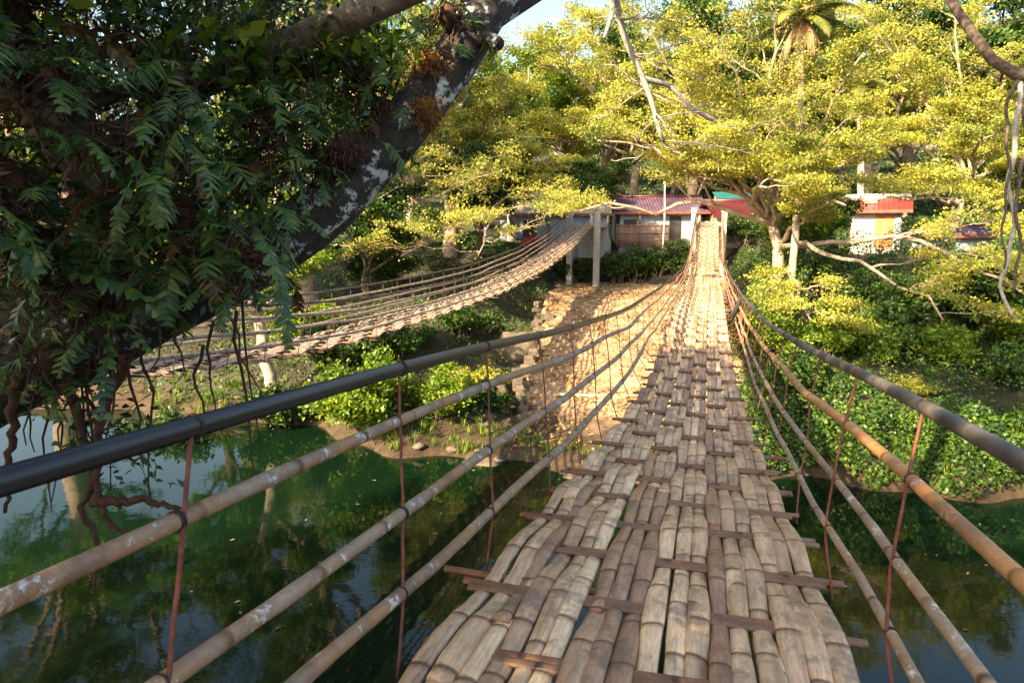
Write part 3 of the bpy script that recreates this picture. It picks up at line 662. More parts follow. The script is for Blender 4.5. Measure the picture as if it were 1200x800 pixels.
# ---- palms
def palm(label, base, top, seed, n=22, L=3.6, dead=6, r=.17):
    rg = np.random.default_rng(seed); root = empty('palm_tree', base, label, 'palm tree')
    pts = curve(arr(*base)-arr(0,0,.3), arr(0,0,1), top, 24, .03, rg); rr = np.linspace(r*1.2, r*.8, 24)*(1+.08*(np.arange(24)%2)); mb = MB(); mb.tube(pts, rr, 10, cap=False); mb.build('trunk', M['bark_pale'], root)
    def frond(mb, d, L, droop, dry):
        m = 20; p = [np.array(top, float)]; v = norm(d)
        for i in range(m):
            v = norm(v+arr(0,0,-droop*(.4+i/m))); p.append(p[-1]+v*L/m)
        p = np.array(p); mb.tube(p, np.linspace(.035,.008,m+1), 4, cap=False); tg = norm(np.gradient(p, axis=0)); side = norm(np.cross(tg, arr(0,0,1))+1e-6)
        for i in range(2, m+1):
            for f_ in (0,.33,.66):
                a0 = p[i]*(1-f_)+p[i-1]*f_
                for s in (-1,1):
                    ll = L*.22*math.sin(math.pi*min(1,(i/m)*.85+.12))*rg.uniform(.8,1.1)
                    dd = norm(side[i]*s+tg[i]*.6+arr(0,0,-.35-(.9 if dry else 0)*rg.uniform(.5,1.2))); e_ = a0+dd*ll; mdl = a0+dd*ll*.5+arr(0,0,.04); wv = tg[i]*.028
                    mb.add([a0-wv*.4, a0+wv*.4, mdl+wv, mdl-wv, e_], [[0,1,2,3]], [[3,2,4]])
    for i in range(n):
        a = i*2.4; el = .9-1.3*i/n; mb = MB(); frond(mb, arr(math.cos(a)*math.cos(el), math.sin(a)*math.cos(el), math.sin(el)+.2), L*rg.uniform(.85,1.1), .09, False); mb.build('frond', M['leaf_palm'], root)
    for i in range(dead):
        a = rg.uniform(0,6.28); mb = MB(); frond(mb, arr(math.cos(a)*.7, math.sin(a)*.7, -.5), L*rg.uniform(.45,.75), .16, True); mb.build('dry_frond', M['leaf_dry'], root)
b0 = P(926,330,23); b0[2] = float(terrain(b0[0], b0[1])); palm('slim palm with hanging dry fronds rising through the rain tree right of the bridge', b0, P(941,22,23), 3, n=12, dead=22, L=2.2, r=.11)
b0 = P(1010,230,44); b0[2] = float(terrain(b0[0], b0[1])); palm('shorter palm with brownish fronds behind the slim palm', b0, P(1005,105,44), 4, L=3.4, r=.2)

# ---- forest behind
protoA = generic_tree('forest_tree', 'dense green forest tree on the slope behind the houses', 13, 11, 31, M['leaf_green'], M['bark_pale'], k=12, lsize=.26, prad=.75, group='forest trees on the slope behind the houses')
protoB = generic_tree('forest_tree', 'dense green forest tree on the slope behind the houses', 11, 10, 32, M['leaf_dark'], M['bark_dark'], k=13, lsize=.26, prad=.75, group='forest trees on the slope behind the houses')
protoC = generic_tree('forest_tree', 'dense green forest tree on the slope behind the houses', 14, 13, 33, M['leaf_rain'], M['bark_pale'], k=8, lsize=.24, prad=.6, group='forest trees on the slope behind the houses')
spots = []
r_ = random.Random(5)
for row, (Y0, n, xa, xb) in enumerate(((57,10,-44,22), (68,11,-58,28), (82,12,-74,36))):
    for i in range(n):
        spots.append((xa+(xb-xa)*(i+.5)/n+r_.uniform(-1.5,1.5), Y0+r_.uniform(-3,3), r_.uniform(.95,1.3), r_.choice((0,0,1,2)) if row else r_.choice((1,0,2))))
first = {0:True,1:True,2:True}
for (x, y, sc, kd) in spots:
    pr = (protoA, protoB, protoC)[kd]; o = pr if first[kd] else copy_tree(pr); first[kd] = False
    o.location = (x, y, float(terrain(x,y))-.2); o.scale = (sc,sc,sc*r_.uniform(.9,1.15)); o.rotation_euler.z = r_.uniform(0,6.28)
# dark mid-storey trees close behind the second bridge and the hedge
def mid(label, px, py, d, H, W, seed, lm_, sc=1, k=12, lsize=.16, prad=.5):
    o = generic_tree('broadleaf_tree', label, H, W, seed, M[lm_], M['bark_dark'], k=k, lsize=lsize, prad=prad)
    b_ = P(px, py, d); o.location = (b_[0], b_[1], float(terrain(b_[0], b_[1]))-.1); return o
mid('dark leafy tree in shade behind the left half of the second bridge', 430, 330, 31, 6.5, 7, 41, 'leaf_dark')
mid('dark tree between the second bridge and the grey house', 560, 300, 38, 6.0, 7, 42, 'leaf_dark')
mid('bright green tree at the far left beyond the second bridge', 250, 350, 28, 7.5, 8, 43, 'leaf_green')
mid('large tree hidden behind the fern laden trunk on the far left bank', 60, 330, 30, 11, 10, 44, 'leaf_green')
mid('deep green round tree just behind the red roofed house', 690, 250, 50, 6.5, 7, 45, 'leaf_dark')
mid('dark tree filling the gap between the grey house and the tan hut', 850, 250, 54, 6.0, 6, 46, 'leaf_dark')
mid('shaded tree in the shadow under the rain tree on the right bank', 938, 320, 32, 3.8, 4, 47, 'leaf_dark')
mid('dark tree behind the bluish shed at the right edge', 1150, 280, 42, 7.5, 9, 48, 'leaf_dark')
mid('small bright tree arching over the slope right of the bridge', 930, 330, 29, 3.4, 3.4, 49, 'leaf_green', lsize=.12, prad=.35)
for x, y, H, W, sd_, lab in ((-36,20,18,13,64,'tallest tree far upstream on the left bank'), (-17,26.5,18,12,61,'tall bright tree behind the left end of the second bridge'), (-27,23,18.5,14,62,'tall tree at the far left bank, left of the others'), (-14.5,37,14,9,63,'tall tree rising right behind the middle of the second bridge')):
    o = generic_tree('tall_bank_tree', lab, H, W, sd_, M['leaf_green' if sd_ != 63 else 'leaf_rain'], M['bark_pale'], k=12, lsize=.15, prad=.5, kids=(7,5,3)); o.location = (x, y, float(terrain(x,y))-.1)
# trees on the near bank, behind and beside the viewer: they shade the near deck
sh = [(-6.5,-5.0,8,9,55,'bank tree standing closest to the near end of the footbridge'), (-8.5,-8.5,7.2,11,51,'bank tree with a dense crown standing behind the near end of the footbridges'), (-15,-7,9,11,52,'bank tree to the left of the fern laden tree'), (-3.5,-14.5,7.2,11,53,'bank tree farthest behind the near end of the footbridge'), (-13,-18,9,12,54,'tall bank tree at the back of the near bank')]
for x, y, H, W, sd_, lab in sh:
    o = generic_tree('bank_tree', lab, H, W, sd_, M['leaf_green'], M['bark_dark'], k=15, lsize=.22, prad=.7); o.location = (x, y, float(terrain(x,y))-.1)

# ================================================================ FERN TREE (left foreground)
fb = arr(-7.6, .6, float(terrain(-7.6,.6)))
rootF = empty('fern_laden_tree', fb, 'old black barked tree leaning over the river, crusted with white lichen and ferns', 'tree')
rg = np.random.default_rng(77)
spine = [fb-arr(0,0,.5), arr(-6.9,1.6,2.9), P(-40,470,4.9), P(90,405,5.0), P(230,345,5.1), P(335,285,5.2), P(430,205,5.3), P(505,110,5.4), P(565,25,5.5), P(610,-50,5.6), P(680,-160,5.8), P(760,-260,6.4)]
pts = curve_through(spine, 60)
kern = np.ones(5)/5
for i in range(3): pts[2:-2,i] = np.convolve(pts[:,i], kern, 'valid')
rad = np.interp(np.linspace(0,1,60), [0,.2,.45,.6,.8,1], [.60,.44,.27,.215,.17,.12])*(1+.05*np.sin(np.arange(60)*.9)+rg.normal(0,.02,60))
mb = MB(); mb.tube(pts, rad, 22); mb.build('trunk', M['bark_fern'], rootF); TP = pts; TR = rad
# orange moss and root mats along the sunny side
mb = MB()
for i in range(1500):
    j = rg.integers(20,52); c = TP[j]; tg = norm(TP[j+1]-TP[j]); a = norm(np.cross(tg, arr(0,0,1))); up_ = np.cross(a, tg)
    if up_[2] < 0: up_ = -up_
    if math.sin(j*.8)+rg.normal(0,.5) < .1: continue
    th = rg.normal(2.0,.55); n_ = norm(-(-a*math.cos(th)) + up_*math.sin(th)); p0 = c+n_*TR[j]*.98 + tg*rg.uniform(-.1,.1)
    kites(mb, p0[None,:]+rg.normal(0,.02,(2,3)), .05, .8, .5, rg, n_)
mb.build('moss', M['moss'], rootF)
mb = MB(); pts2 = curve_through([P(170,150,5.6), P(225,103,5.3), P(300,68,5.0), P(380,32,4.8), P(480,-8,4.6), P(640,-80,4.4)], 24); mb.tube(pts2, np.linspace(.13,.075,24)*(1+.05*np.sin(np.arange(24))), 14); mb.tube(curve_through([P(-20,470,4.9),P(60,280,5.6),P(120,200,5.8),P(170,150,5.6)],12), np.linspace(.3,.14,12), 12); mb.build('limb', M['bark_brown'], rootF)['label'] = 'smooth brown limb crossing the top left'
mb = MB(); mb.tube(curve_through([P(290,80,6.1), P(335,45,6.0), P(365,10,5.9), P(400,-40,5.8)], 12), np.linspace(.085,.06,12), 10); mb.build('limb', M['bark_grey'], rootF)['label'] = 'pale grey limb above the brown one'
# mossy bough and small limbs
mb = MB(); mb.tube(curve_through([P(90,170,5.8), P(60,60,5.4), P(160,60,5.2), P(260,38,5.0), P(330,-5,5.0)], 20), np.linspace(.08,.03,20), 8)
mb.build('small_limb', M['bark_fern'], rootF)
mb = MB(); mb.tube(curve_through([P(560,40,5.5), P(590,20,5.7), P(640,-10,6.0)], 8), np.linspace(.07,.045,8), 8)
mb.build('small_limb', M['bark_fern'], rootF)
mb = MB(); mb.tube(curve_through([P(545,50,5.4), P(572,45,5.3), P(585,52,5.2)], 6), np.linspace(.07,.05,6), 8)
mb.build('small_limb', M['bark_fern'], rootF)
# bough that comes down again in the middle of the view
mb = MB(); tipsM = []
mid_pts = curve_through([P(760,-260,6.4), P(740,-140,9), P(716,-15,11), P(732,40,11.3), P(752,92,11.5), P(766,125,11.5), P(777,165,11.6)], 40); mid_pts[:,0] += np.sin(np.arange(40)*.8)*.02
mb.tube(mid_pts, np.linspace(.12,.035,40), 9); mb.tube(curve_through([P(752,92,11.5), P(785,100,11.7), P(812,128,11.8), P(835,142,12)], 16), np.linspace(.055,.025,16), 7); mb.tube(curve_through([P(716,-15,11), P(718,15,10.9), P(708,45,10.8)], 8), np.linspace(.06,.03,8), 7)
for i in (24,28,31,34,37,39):
    for s in range(3):
        tgt = mid_pts[i]+arr(rg.uniform(-1.6,1.6), rg.uniform(-1,1.5), rg.uniform(-.6,.5)); branchy(mb, tipsM, mid_pts[i], tgt-mid_pts[i], tgt, .014, 2, rg, kids=(0,0,4))
mb.build('hanging_bough', M['bark_grey'], rootF)
lm = MB(); tipsM = np.array(tipsM); tipsM = tipsM[rg.random(len(tipsM)) < .4]; puffs(lm, tipsM, .15, 5, .055, .5, rg); lm.build('bough_leaves', M['leaf_rain'], rootF)
# hanging roots and dead stems
mb = MB()
for i in range(20):
    x = rg.uniform(-10,300); y = rg.uniform(330,470)-x*.25; d = rg.uniform(4.2,5.2); l = rg.uniform(.4,1.6); a = P(x,y,d)
    m_ = 8; p = np.stack([a[0]+np.cumsum(rg.normal(0,.03,m_)), a[1]+np.cumsum(rg.normal(0,.03,m_)), a[2]-np.linspace(0,l,m_)], 1); mb.tube(p, np.linspace(.014,.004,m_), 5)
for xs in ([(70,430),(95,500),(110,560),(95,600),(118,640),(112,690)], [(20,440),(12,520),(5,600)], [(150,420),(120,480),(112,560),(125,610),(150,625),(128,660)], [(108,590),(150,585),(190,590),(230,600)]):
    p = curve_through([P(x,y,4.6) for x, y in xs], 20)+rg.normal(0,.012,(20,3)); mb.tube(p, np.linspace(.04,.012,20), 7)
mb.build('hanging_roots', M['root'], rootF)
# matted brown roots wrapped round the lower trunk
mb = MB()
for i in range(240):
    j = rg.integers(3,22); c = TP[j]; r_t = TR[j]; m_ = 7; th = rg.uniform(0,6.28); tg = norm(TP[min(j+3,59)]-TP[j]); a = norm(np.cross(tg, arr(0,0,1))); b_ = np.cross(a, tg)
    p = []
    for k in range(m_):
        th += rg.normal(0,.25); rr_ = r_t*1.03+rg.uniform(0,.09); p.append(c + tg*(k*.09-.2) + (a*math.cos(th)+b_*math.sin(th))*rr_)
    mb.tube(np.array(p), rg.uniform(.006,.02), 4, cap=False)
mb.build('root_mat', M['root'], rootF)

# fern fronds
def frond_mesh(mb, base, d, L, rg, droop=.10, lobes=13, wmax=.16, seedtw=0):
    m = lobes+3; p = [np.array(base, float)]; v = norm(d)
    for i in range(m-1):
        v = norm(v+arr(0,0,-droop*(.5+1.2*i/m))+rg.normal(0,.02,3)); p.append(p[-1]+v*L/m)
    p = np.array(p); tg = norm(np.gradient(p, axis=0)); side = np.cross(tg, arr(0,0,1)+rg.normal(0,.25,3)); side = norm(side); nr = np.cross(side, tg)
    mb.tube(p, np.linspace(.006,.002,m), 4, cap=False)
    i = np.arange(2, m-1)
    for s in (-1,1):
        i = np.arange(2, m-1); i = i[rg.random(len(i)) > .10]
        if len(i) < 2: continue
        f = i/m; ll = wmax*np.clip(np.sin(math.pi*np.clip(f*.88+.08,0,1)), .15, 1)**.8*rg.uniform(.6,1.2,len(i))
        dd = norm(side[i]*s + tg[i]*rg.uniform(.2,.75,len(i))[:,None] + nr[i]*rg.normal(-.12,.28,len(i))[:,None]); w_ = (L/m*.43)
        nd = nr[i]; wv = norm(np.cross(dd, nd))*w_
        st = []
        for (ff, ww, dz) in ((0,1.15,0),(.35,1.0,-.01),(.72,.72,-.03),(1.0,.03,-.09)):
            c = p[i]+dd*(ll*ff)[:,None]+nd*(ll*dz)[:,None] + arr(0,0,-1)*(ll*ff**2*.18)[:,None]
            st.append(c-wv*ww); st.append(c+nd*.004); st.append(c+wv*ww)
        V = np.stack(st, 1); k = len(i); V = V.reshape(-1,3); b0 = np.arange(k)[:,None]*12
        q = []
        for r_i in range(3):
            for c_i in range(2):
                q.append(np.stack([b0[:,0]+r_i*3+c_i, b0[:,0]+r_i*3+c_i+1, b0[:,0]+(r_i+1)*3+c_i+1, b0[:,0]+(r_i+1)*3+c_i], 1))
        mb.add(V, np.vstack(q))
def fern_clump(label, c, n, L, seed, toward=None, dead=.15, droop=.11, wmax=.15, spread=1.0):
    rg = np.random.default_rng(seed); root = empty('fern', c, label, 'fern'); g = MB(); dd_ = MB(); nd = 0
    tv = norm(toward) if toward is not None else norm(EYE-c)
    for i in range(n):
        d = norm(rg.normal(size=3)*spread*arr(1.2,1.2,.9)+tv*.6+arr(0,0,.3)); l = L*rg.uniform(.45,1.2); b_ = c+rg.normal(0,.17,3)
        if rg.random() < dead: frond_mesh(dd_, b_, d, l, rg, droop*1.25, 12, wmax); nd += 1
        else: frond_mesh(g, b_, d, l, rg, droop, rg.integers(11,16), wmax*rg.uniform(.8,1.15))
    g.build('fronds', M['leaf_fern'], root)
    if nd: dd_.build('dead_fronds', M['leaf_dead'], root)
    r2 = MB(); r2.tube([c-arr(0,0,.12), c-arr(0,0,.04), c+arr(0,0,.06), c+arr(0,0,.1)], [.02,.07,.065,.02], 8)
    for k in range(60):
        a = c+rg.normal(0,.08,3); r2.tube([a, a+rg.normal(0,.07,3)+arr(0,0,-.03), a+rg.normal(0,.1,3)+arr(0,0,-.09)], .006, 4, cap=False)
    r2.build('root_tuft', M['root'], root)
ferns = [
 ('browning fern with a curled orange frond at the upper left edge', (50,90,3.5), 18, .75, .35),
 ('fern with broad bronze tinted fronds below the top left leaves', (165,165,3.6), 18, .70, .45),
 ('dense dark fern at the left edge halfway up the picture', (15,215,3.6), 20, .75, .1),
 ('dark fern hanging over the lower left edge of the tree mass', (50,290,3.9), 14, .75, .08),
 ('long drooping fern low on the left over the black handrail', (100,345,4.0), 12, .75, .1),
 ('fern in the very middle of the dark tree mass', (215,250,4.0), 22, .75, .15),
 ('large hanging fern whose fronds dangle across the second bridge', (280,290,4.1), 15, .85, .04),
 ('fern sprawling above the brown smooth limb base', (205,95,4.3), 14, .6, .3),
 ('glossy fern lit along its fronds right of the brown limb', (320,140,4.7), 16, .6, .1),
 ('fern hugging the underside of the trunk near its middle', (300,205,4.6), 18, .6, .08),
 ('small fern on the trunk where its pale lower edge shows', (375,185,5.0), 10, .42, .15),
 ('feathery fern on the trunk beside the orange root tuft', (450,130,5.3), 9, .34, .25),
 ('arching fern standing out above the trunk against the bright trees', (425,95,5.3), 14, .55, .2),
 ('little fern topping the mossy crook high on the trunk', (525,20,5.3), 9, .34, .1),
 ('dark fern in the top left corner', (20,15,4.0), 16, .7, .1),
 ('fern tucked behind others at the left, in deep shade', (150,290,4.6), 16, .7, .15),
 ('fern dangling lowest on the left, tips almost at the river', (60,420,4.4), 7, .6, .1)]
for k, (lab, (x,y,d), n, L_, dead) in enumerate(ferns):
    fern_clump(lab, P(x,y,d), int(n*1.6), L_*float(rng.uniform(.6,.85)), 200+k, dead=dead*.6, droop=float(rng.uniform(.07,.17)), wmax=float(rng.uniform(.07,.125)))
# orange fibrous root tufts on the trunk
for k, (x,y,d,lab) in enumerate(((505,75,5.25,'tuft of rusty orange fibres high on the leaning trunk'), (500,130,5.2,'bulging brown root ball under the arching fern on the trunk'), (405,175,4.9,'dull brown root ball on the trunk left of the lichen'))):
    rg2 = np.random.default_rng(300+k); c = P(x,y,d); mb = MB(); mb.tube([c-arr(0,0,.12), c-arr(0,0,.04), c+arr(0,0,.06), c+arr(0,0,.1)], [.02,.07,.065,.02], 8)
    for i in range(450):
        a = c+rg2.normal(0,.05,3); dv = rg2.normal(0,.035,3)+arr(0,0,.02); mb.tube([a, a+dv*.6, a+dv+arr(0,0,-.05)], .004, 4, cap=False)
    tag(mb.build('root_tuft', M['moss'] if k != 2 else M['root'], origin=c), lab, 'root tuft')
# climbing vines through the tree: leafy masses
def vine(label, pts_, n, lsize, seed, mat='leaf_vine', rad=.35, rs=.01):
    rg = np.random.default_rng(seed); p = curve_through(pts_, 40)+rg.normal(0,.03,(40,3)); root = empty('climbing_vine', p[0], label, 'vine')
    mb = MB(); mb.tube(p, rs, 5)
    C = p[rg.integers(0,40,n)]+rg.normal(size=(n,3))*rad
    for i in range(0, n, 9):
        q_ = p[np.argmin(np.linalg.norm(p-C[i], axis=1))]; mb.tube([q_, (q_+C[i])/2+arr(0,0,.03), C[i]], .003, 3, cap=False)
    mb.build('stem', M['bark_dark'], root); lm = MB(); kites(lm, C, lsize, .8, .45, rg, (0,-.5,.8)); lm.build('leaves', M[mat], root)
vine('dark leafy vine filling the upper left behind the ferns', [P(-60,20,4.8),P(60,60,4.9),P(150,40,5.0),P(260,20,5.2)], 3000, .075, 401, rad=.42)
vine('vine in the heart of the dark tree mass', [P(-40,200,5.2),P(80,190,5.2),P(200,200,5.2),P(320,170,5.4)], 2600, .075, 402, rad=.40)
vine('vine curtain hanging on the lower left trunk', [P(-40,330,4.9),P(60,320,4.8),P(180,270,4.9),P(270,240,5.0)], 2400, .075, 403, rad=.30)
vine('brighter vine sprigs at the top between the two limbs', [P(280,20,5.8),P(330,70,5.8),P(400,110,6),P(440,150,6)], 1800, .065, 404, 'leaf_green', rad=.4)
vine('leafy twigs along the top edge left of centre', [P(100,-20,4.4),P(200,0,4.5),P(300,-10,4.6),P(380,20,5)], 2200, .07, 405, 'leaf_vine', rad=.3)
vine('drooping sprig of vine over the water at the left', [P(60,440,4.7),P(100,470,4.7),P(140,500,4.7),P(160,545,4.7)], 220, .08, 406, 'leaf_vine', rad=.14)
vine('thin vine on the upper trunk edge', [P(320,110,5.6),P(380,120,5.7),P(430,60,5.8),P(500,30,5.8)], 1000, .08, 407, 'leaf_green', rad=.28)
# crown of the fern tree: above and left of the view, shades the near deck
mb = MB(); tips = []
for tgt in (arr(-7,-3,9), arr(-4.5,-3.5,9.3), arr(-8,1,10), arr(-4.5,-1.0,9.5), arr(-6,0,9.5), arr(-10,-1,9), arr(-5,4,14), arr(-2,5,14.5), arr(0,7,15), arr(-3,9,15), arr(1,10,15.5), arr(2,4,14)):
    branchy(mb, tips, TP[30 if tgt[2] < 12 else 57]+rg.normal(0,.05,3), arr(0,0,1), tgt, .12, 0, rg, kids=(6,5,3))
mb.build('crown_branches', M['bark_dark'], rootF); lm = MB(); puffs(lm, np.array(tips), .4, 12, .14, .5, rg); lm.build('crown', M['leaf_green'], rootF)

# ================================================================ BANK VEGETATION
def cover(name, region, n, lsize, seed, mat, hmax=.5, clumps=120, cond=None, cat=None):
    rg = np.random.default_rng(seed); (xa,xb,ya,yb) = region; cx = rg.uniform(xa,xb,clumps); cy = rg.uniform(ya,yb,clumps); cr = rg.uniform(.35,1.1,clumps); ch = hmax*rg.uniform(.3,1.3,clumps)
    x = rg.uniform(xa,xb,n*2); y = rg.uniform(ya,yb,n*2)
    if cond is not None: k = cond(x,y); x, y = x[k], y[k]
    x, y = x[:n], y[:n]; h = np.zeros(len(x))+.04
    for a, b_, r0, h0 in zip(cx, cy, cr, ch):
        d2 = ((x-a)**2+(y-b_)**2)/r0**2; h = np.maximum(h, h0*np.sqrt(np.clip(1-d2,0,1)))
    z = terrain(x,y)+h*rg.uniform(.55,1.05,len(x)); mb = MB(); kites(mb, np.stack([x,y,z],1), lsize, .75, .6, rg, (-.1,-.5,.8))
    return tag(mb.build(name, M[mat]), kind='stuff')
right_c = lambda x,y: ((x-pD[0])**2+(y-pD[1]+1)**2 > 9) & (x > .8+.0*y) & (y-shore(x) > .12)
left_c = lambda x,y: (x < ramp_edge(y)-.5) & (y-shore(x) > .5)
tag(cover('undergrowth', (.8,16,17.5,36), 115000, .095, 61, 'leaf_under', 1.6, 90, right_c), 'dense green undergrowth covering the right bank slope', 'undergrowth')
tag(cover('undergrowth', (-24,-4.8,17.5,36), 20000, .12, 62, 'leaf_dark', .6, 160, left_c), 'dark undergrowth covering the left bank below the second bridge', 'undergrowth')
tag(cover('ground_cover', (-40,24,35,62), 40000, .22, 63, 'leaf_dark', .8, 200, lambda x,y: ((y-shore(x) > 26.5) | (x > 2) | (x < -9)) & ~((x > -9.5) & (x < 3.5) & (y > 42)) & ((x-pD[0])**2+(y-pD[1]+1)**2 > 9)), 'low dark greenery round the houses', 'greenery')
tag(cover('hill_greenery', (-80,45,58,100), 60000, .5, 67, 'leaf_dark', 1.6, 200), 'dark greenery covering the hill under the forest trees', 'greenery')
tag(cover('shore_plants', (.9,16,16.0,20), 26000, .11, 65, 'leaf_under', .75, 90, lambda x,y: (y-shore(x) > -.05) & (y-shore(x) < 1.8)), 'leafy fringe overhanging the waterline of the right bank', 'shore plants')
rg = np.random.default_rng(64); n = 16000; y = rg.uniform(17, 42, n*2); x = rg.uniform(-9, 1, n*2); k = (x > ramp_edge(y)) & (y-shore(x) > .4); x, y = x[k][:n], y[k][:n]; k = lump(x, y, .8, 5)+rg.normal(0,.35,len(x)) > .0; x, y = x[k], y[k]
mb = MB(); kites(mb, np.stack([x,y,terrain(x,y)+.025],1), .13, .35, .6, rg); tag(mb.build('leaf_litter', M['litter']), 'fallen brown leaves scattered over the bare earth ramp', 'fallen leaves', kind='stuff')

def G(px, py, d):
    p = P(px,py,d); return (p[0], p[1])
bush('leafy_bush', 'bright green bush on the bank under the second bridge, largest of that bank', G(430,470,19.6), 2.2, 2.3, 71, M['leaf_green'], n=14000, lsize=.14)
bush('leafy_bush', 'rounded green bush right of the largest bush under the second bridge', G(510,475,20), 1.4, 1.6, 72, M['leaf_green'], n=7000, lsize=.12)
bush('leafy_bush', 'shaded bush left of the pale trunk foot on the left bank', G(240,455,18.6), 1.2, 1.5, 73, M['leaf_green'], n=4500, lsize=.12)
bush('leafy_bush', 'low green bush at the water edge below the stone wall', G(545,500,17.6), .7, .6, 74, M['leaf_green'], n=2600, lsize=.10)
bush('leafy_bush', 'small grassy bush at the foot of the earth ramp', G(622,532,16.8), .65, .45, 75, M['leaf_green'], n=2400, lsize=.09)
bush('leafy_bush', 'low dark bush hanging at the water edge beside the deck', G(690,560,16.6), .8, .45, 76, M['leaf_dark'], n=2400, lsize=.09)
bush('leafy_bush', 'orange tinged shrub below the second bridge near the boulder', G(560,395,24), 1.2, .8, 77, M['leaf_rain'], n=3000, lsize=.11)
bush('leafy_bush', 'sunny bush on the right bank just beside the deck', G(900,450,21), 1.2, 1.4, 78, M['leaf_green'], n=5000, lsize=.12)
bush('leafy_bush', 'bright bush in the middle of the right bank slope', G(1020,490,20), 1.3, 1.1, 79, M['leaf_green'], n=5500, lsize=.13)
bush('leafy_bush', 'broad bright bush low on the right bank', G(1110,500,19.5), 1.5, 1.1, 80, M['leaf_green'], n=6500, lsize=.13)
bush('leafy_bush', 'yellowish bush at the right edge of the right bank', G(1185,465,20.5), 1.3, 1.2, 81, M['leaf_green'], n=5500, lsize=.13)
bush('leafy_bush', 'dark bush high on the right bank under the overhanging branches', G(1110,400,23), 1.5, 1.6, 82, M['leaf_dark'], n=5500, lsize=.13)
bush('leafy_bush', 'leafy sapling in front of the bamboo fence', G(800,285,42), .9, 2.6, 83, M['leaf_green'], n=2600, lsize=.14)
for i, (px, py, d, rr_, hh_, mt, lab) in enumerate(((330,440,21,1.5,1.2,'leaf_dark','dark bush on the bluff behind the pale trunk foot'), (390,400,23.5,1.8,1.5,'leaf_dark','wide dark bush on the bluff seen under the middle of the second bridge'), (470,385,25,1.6,1.3,'leaf_under','green bush on the bluff just below the second bridge deck'), (350,360,26,2.0,2.2,'leaf_green','bright bush behind the rails of the second bridge at the left'), (540,350,28,1.5,1.2,'leaf_dark','dark bush on the slope below the far part of the second bridge'), (200,470,20,1.6,1.5,'leaf_dark','shaded bush at the waterline far left under the hanging ferns'), (560,440,21.5,.9,.8,'leaf_under','scraggly bush at the foot of the stone wall'), (440,300,33,2.2,2.6,'leaf_dark','big dark bush behind the second bridge in the middle'))):
    bush('leafy_bush', lab, G(px,py,d), rr_, hh_, 120+i, M[mt], n=7000, lsize=.14)
for i, (px, py, d, rr_, hh_, mt, ls, lab) in enumerate(((930,500,19,.8,1.3,'leaf_dark',.17,'broad leaved dark shrub low on the right bank beside the deck'), (975,470,20.5,1.0,1.8,'leaf_green',.10,'upright fine leaved shrub on the right bank slope'), (1060,460,20.5,1.1,2.0,'leaf_dark',.16,'tall dark shrub in the middle of the right bank slope'), (1150,440,21.5,1.2,2.0,'leaf_under',.20,'large leaved shrub on the right bank below the lianas'), (1000,430,23.5,1.3,2.0,'leaf_dark',.12,'dark shrub behind the fine leaved one on the right bank'), (1060,530,18.3,.6,.7,'leaf_rain',.07,'small yellowish weed clump by the right waterline'), (1170,520,18.6,.8,.9,'leaf_dark',.15,'dark weeds by the waterline at the right edge'), (960,400,25,1.3,2.2,'leaf_under',.13,'rounded shrub below the rain tree trunk'))):
    bush('bank_shrub', lab, G(px,py,d), rr_, hh_, 140+i, M[mt], n=4500, lsize=ls)
# tufts of long grass along both waterlines and on the earth ramp edge
rg = np.random.default_rng(70); mb = MB(); n = 0
for i in range(420):
    x = rg.uniform(-18,14); 
    if -4.6 < x < .4 and rg.random() < .6: continue
    y = float(shore(x))+rg.uniform(.1,1.6); z = float(terrain(x,y)); h = rg.uniform(.15,.5)
    for k in range(14):
        a = rg.uniform(0,6.28); d = arr(math.cos(a),math.sin(a),0); p0 = arr(x,y,z)+d*rg.uniform(0,.08); hh = h*rg.uniform(.6,1.2); sd_ = np.cross(d,[0,0,1])*.008
        p1 = p0+d*hh*.25+arr(0,0,hh*.75); p2 = p0+d*hh*.75+arr(0,0,hh*.85)
        mb.add([p0-sd_,p0+sd_,p1+sd_,p1-sd_,p2], [[0,1,2,3]], [[3,2,4]])
tag(mb.build('grass', M['leaf_green']), 'long grass blades in tufts along the far waterline', 'grass', kind='stuff')
# hedge of dark shrubs along the terrace back
for i, (px, h_, lab) in enumerate(((722,2.3,'dark hedge shrub right beside the tall grey bridge post'), (745,2.6,'tallest dark hedge shrub below the bamboo fence'), (770,2.4,'dark hedge shrub in the middle of the terrace hedge'), (795,2.2,'dark hedge shrub nearest the foreground bridge'), (670,2.0,'dark shrub left of the grey bridge posts'), (868,2.2,'dark shrub just right of the far bridge end'), (890,2.4,'dark shrub below the tan hut'))):
    bush('hedge_shrub', lab, G(px,325,42.5), 1.35, h_, 90+i, M['leaf_dark'], n=4500, lsize=.16, stems=12)
bush('flowering_shrub', 'shrub with crimson flowers beside the grey house', G(615,285,43), 1.3, .9, 101, M['flower'], n=1200, lsize=.12)
# hanging creeper on right bank
vine('thin creeper hanging down to a leafy end over the right bank', [P(1042,385,17.5),P(1040,430,17.5),P(1032,470,17.6),P(1028,520,17.6)], 260, .08, 408, 'leaf_green', rad=.10, rs=.006)

rg = np.random.default_rng(66); x = rg.uniform(-9,6,60); y = rg.uniform(6,16,60); mb = MB(); kites(mb, np.stack([x,y,np.full(60,.012)],1), .09, .03, .5, rg); tag(mb.build('floating_leaves', M['litter']), 'small fallen leaves floating on the green river', 'fallen leaves', kind='stuff')
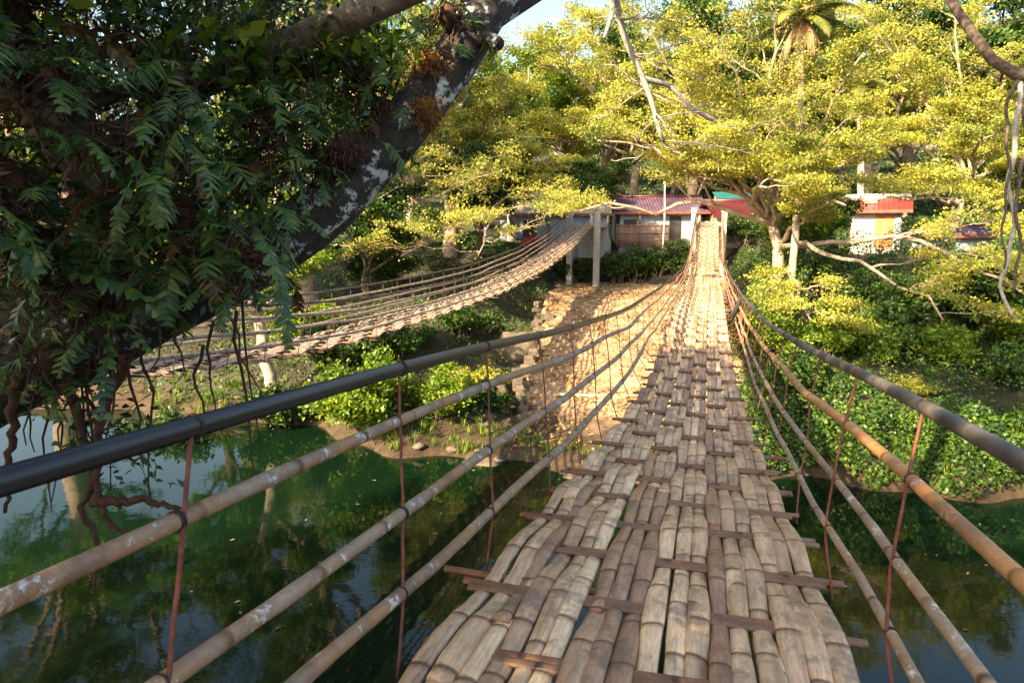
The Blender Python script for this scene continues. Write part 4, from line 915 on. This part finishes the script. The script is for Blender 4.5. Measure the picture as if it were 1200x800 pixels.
# pale trunk foot on the left bank
base = P(318,465,22.0); base[2] = float(terrain(base[0], base[1])); rg = np.random.default_rng(9)
o = spreading_tree('bank_tree', 'tree with a pale sunlit trunk foot standing under the second bridge', 'tree', base, P(290,330,22), [(P(230,250,19),1),(P(350,240,20),1),(P(300,200,21),1),(P(200,320,19),.8),(P(380,300,21),.8)], .20, M['leaf_green'], M['bark_pale'], 21, k=10, lsize=.11, prad=.3, kids=(6,5,3))

# rocks, retaining wall, planks
def rock(label, c, s, seed, cat='boulder', name='boulder'):
    rg = np.random.default_rng(seed); nu, nv = 14, 9; V = []
    for i in range(nv):
        for j in range(nu):
            th = math.pi*i/(nv-1); ph = 2*math.pi*j/nu; d = arr(math.sin(th)*math.cos(ph), math.sin(th)*math.sin(ph), math.cos(th))
            r0 = 1+.16*math.sin(3*d[0]+seed)+.14*math.sin(4*d[1]+2*d[2]+seed)+.07*math.sin(9*d[0]+5*d[2])+.05*rg.normal(); V.append(d*r0*s)
    q = [[i*nu+j, i*nu+(j+1)%nu, (i+1)*nu+(j+1)%nu, (i+1)*nu+j] for i in range(nv-1) for j in range(nu)]
    x, y = c[0], c[1]; z = float(terrain(x,y)); mb = MB(); mb.add(np.array(V)+arr(x,y,z+s[2]*.3), q); tag(mb.build(name, M['stone'], origin=(x,y,z)), label, cat)
rock('large brown boulder on the slope left of the terrace', G(605,385,28), arr(1.2,.8,.7), 1)
rock('boulder lower left of the large one', G(570,372,30), arr(.7,.5,.4), 2)
rock('grey stone at the corner of the retaining wall', G(588,415,23.5), arr(.35,.35,.6), 3, 'stone', 'stone')
rock('flat stone at the foot of the retaining wall', G(565,505,17.8), arr(.5,.35,.22), 4, 'stone', 'stone')
rock('rounded stone on the muddy shore in the middle', G(520,530,16.9), arr(.4,.3,.16), 5, 'stone', 'stone')
rg = np.random.default_rng(71)
for i in range(34):
    x = rg.uniform(-15,-.5); y = float(shore(x))+rg.uniform(-.15,2.4); s3 = rg.uniform(.06,.20)
    rock('small loose brown stone on the muddy shore and lower earth ramp', (x,y), arr(s3*1.3,s3,s3*.6), 400+i, 'stone', 'stone')
    bpy.context.scene.collection.objects[-1]['group'] = 'small loose stones along the muddy shore'
wr = empty('retaining_wall', (float(ramp_edge(23)),23,float(terrain(-5,23))), 'rough stone retaining wall along the left side of the earth ramp', 'wall'); mb = MB(); rg = np.random.default_rng(10)
for i in range(46):
    y = 19.5+i*.29; e_ = float(ramp_edge(y)); zt = float(terrain(e_+.25, y)); zb = float(terrain(e_-.6, y))
    z = zb-.1; zt -= rg.uniform(0,.3)
    while z < zt+.02:
        hh = rg.uniform(.18,.34); mb.box((e_-.13+rg.normal(0,.07), y+rg.normal(0,.05), z+hh/2), (rg.uniform(.25,.5),rg.uniform(.2,.42),hh*.95), rg.normal(0,.35)); z += hh
mb.build('stonework', M['stone'], wr, smooth=False, bevel=.04)
c = P(500,519,16.6); mb = MB(); mb.box((c[0],c[1],float(terrain(c[0],c[1]))+.10), (2.3,.32,.07), R(-14)); tag(mb.build('plank', M['plank'], origin=c, smooth=False, bevel=.01), 'long sun bleached plank lying on the muddy shore', 'plank')
c = P(700,470,21.5); mb = MB(); mb.tube([(c[0]-1.4,c[1],float(terrain(c[0]-1.4,c[1]))+.05),(c[0]+1.2,c[1]+.4,float(terrain(c[0]+1.2,c[1]+.4))+.06)], .05, 7); tag(mb.build('fallen_pole', M['plank'], origin=c), 'thin fallen pole lying on the earth ramp under the bridge', 'pole')

for o in bpy.data.objects:
    if '_o' in o: del o['_o']
print('OBJ', len(bpy.data.objects), 'faces', sum(len(m.polygons) for m in bpy.data.meshes))
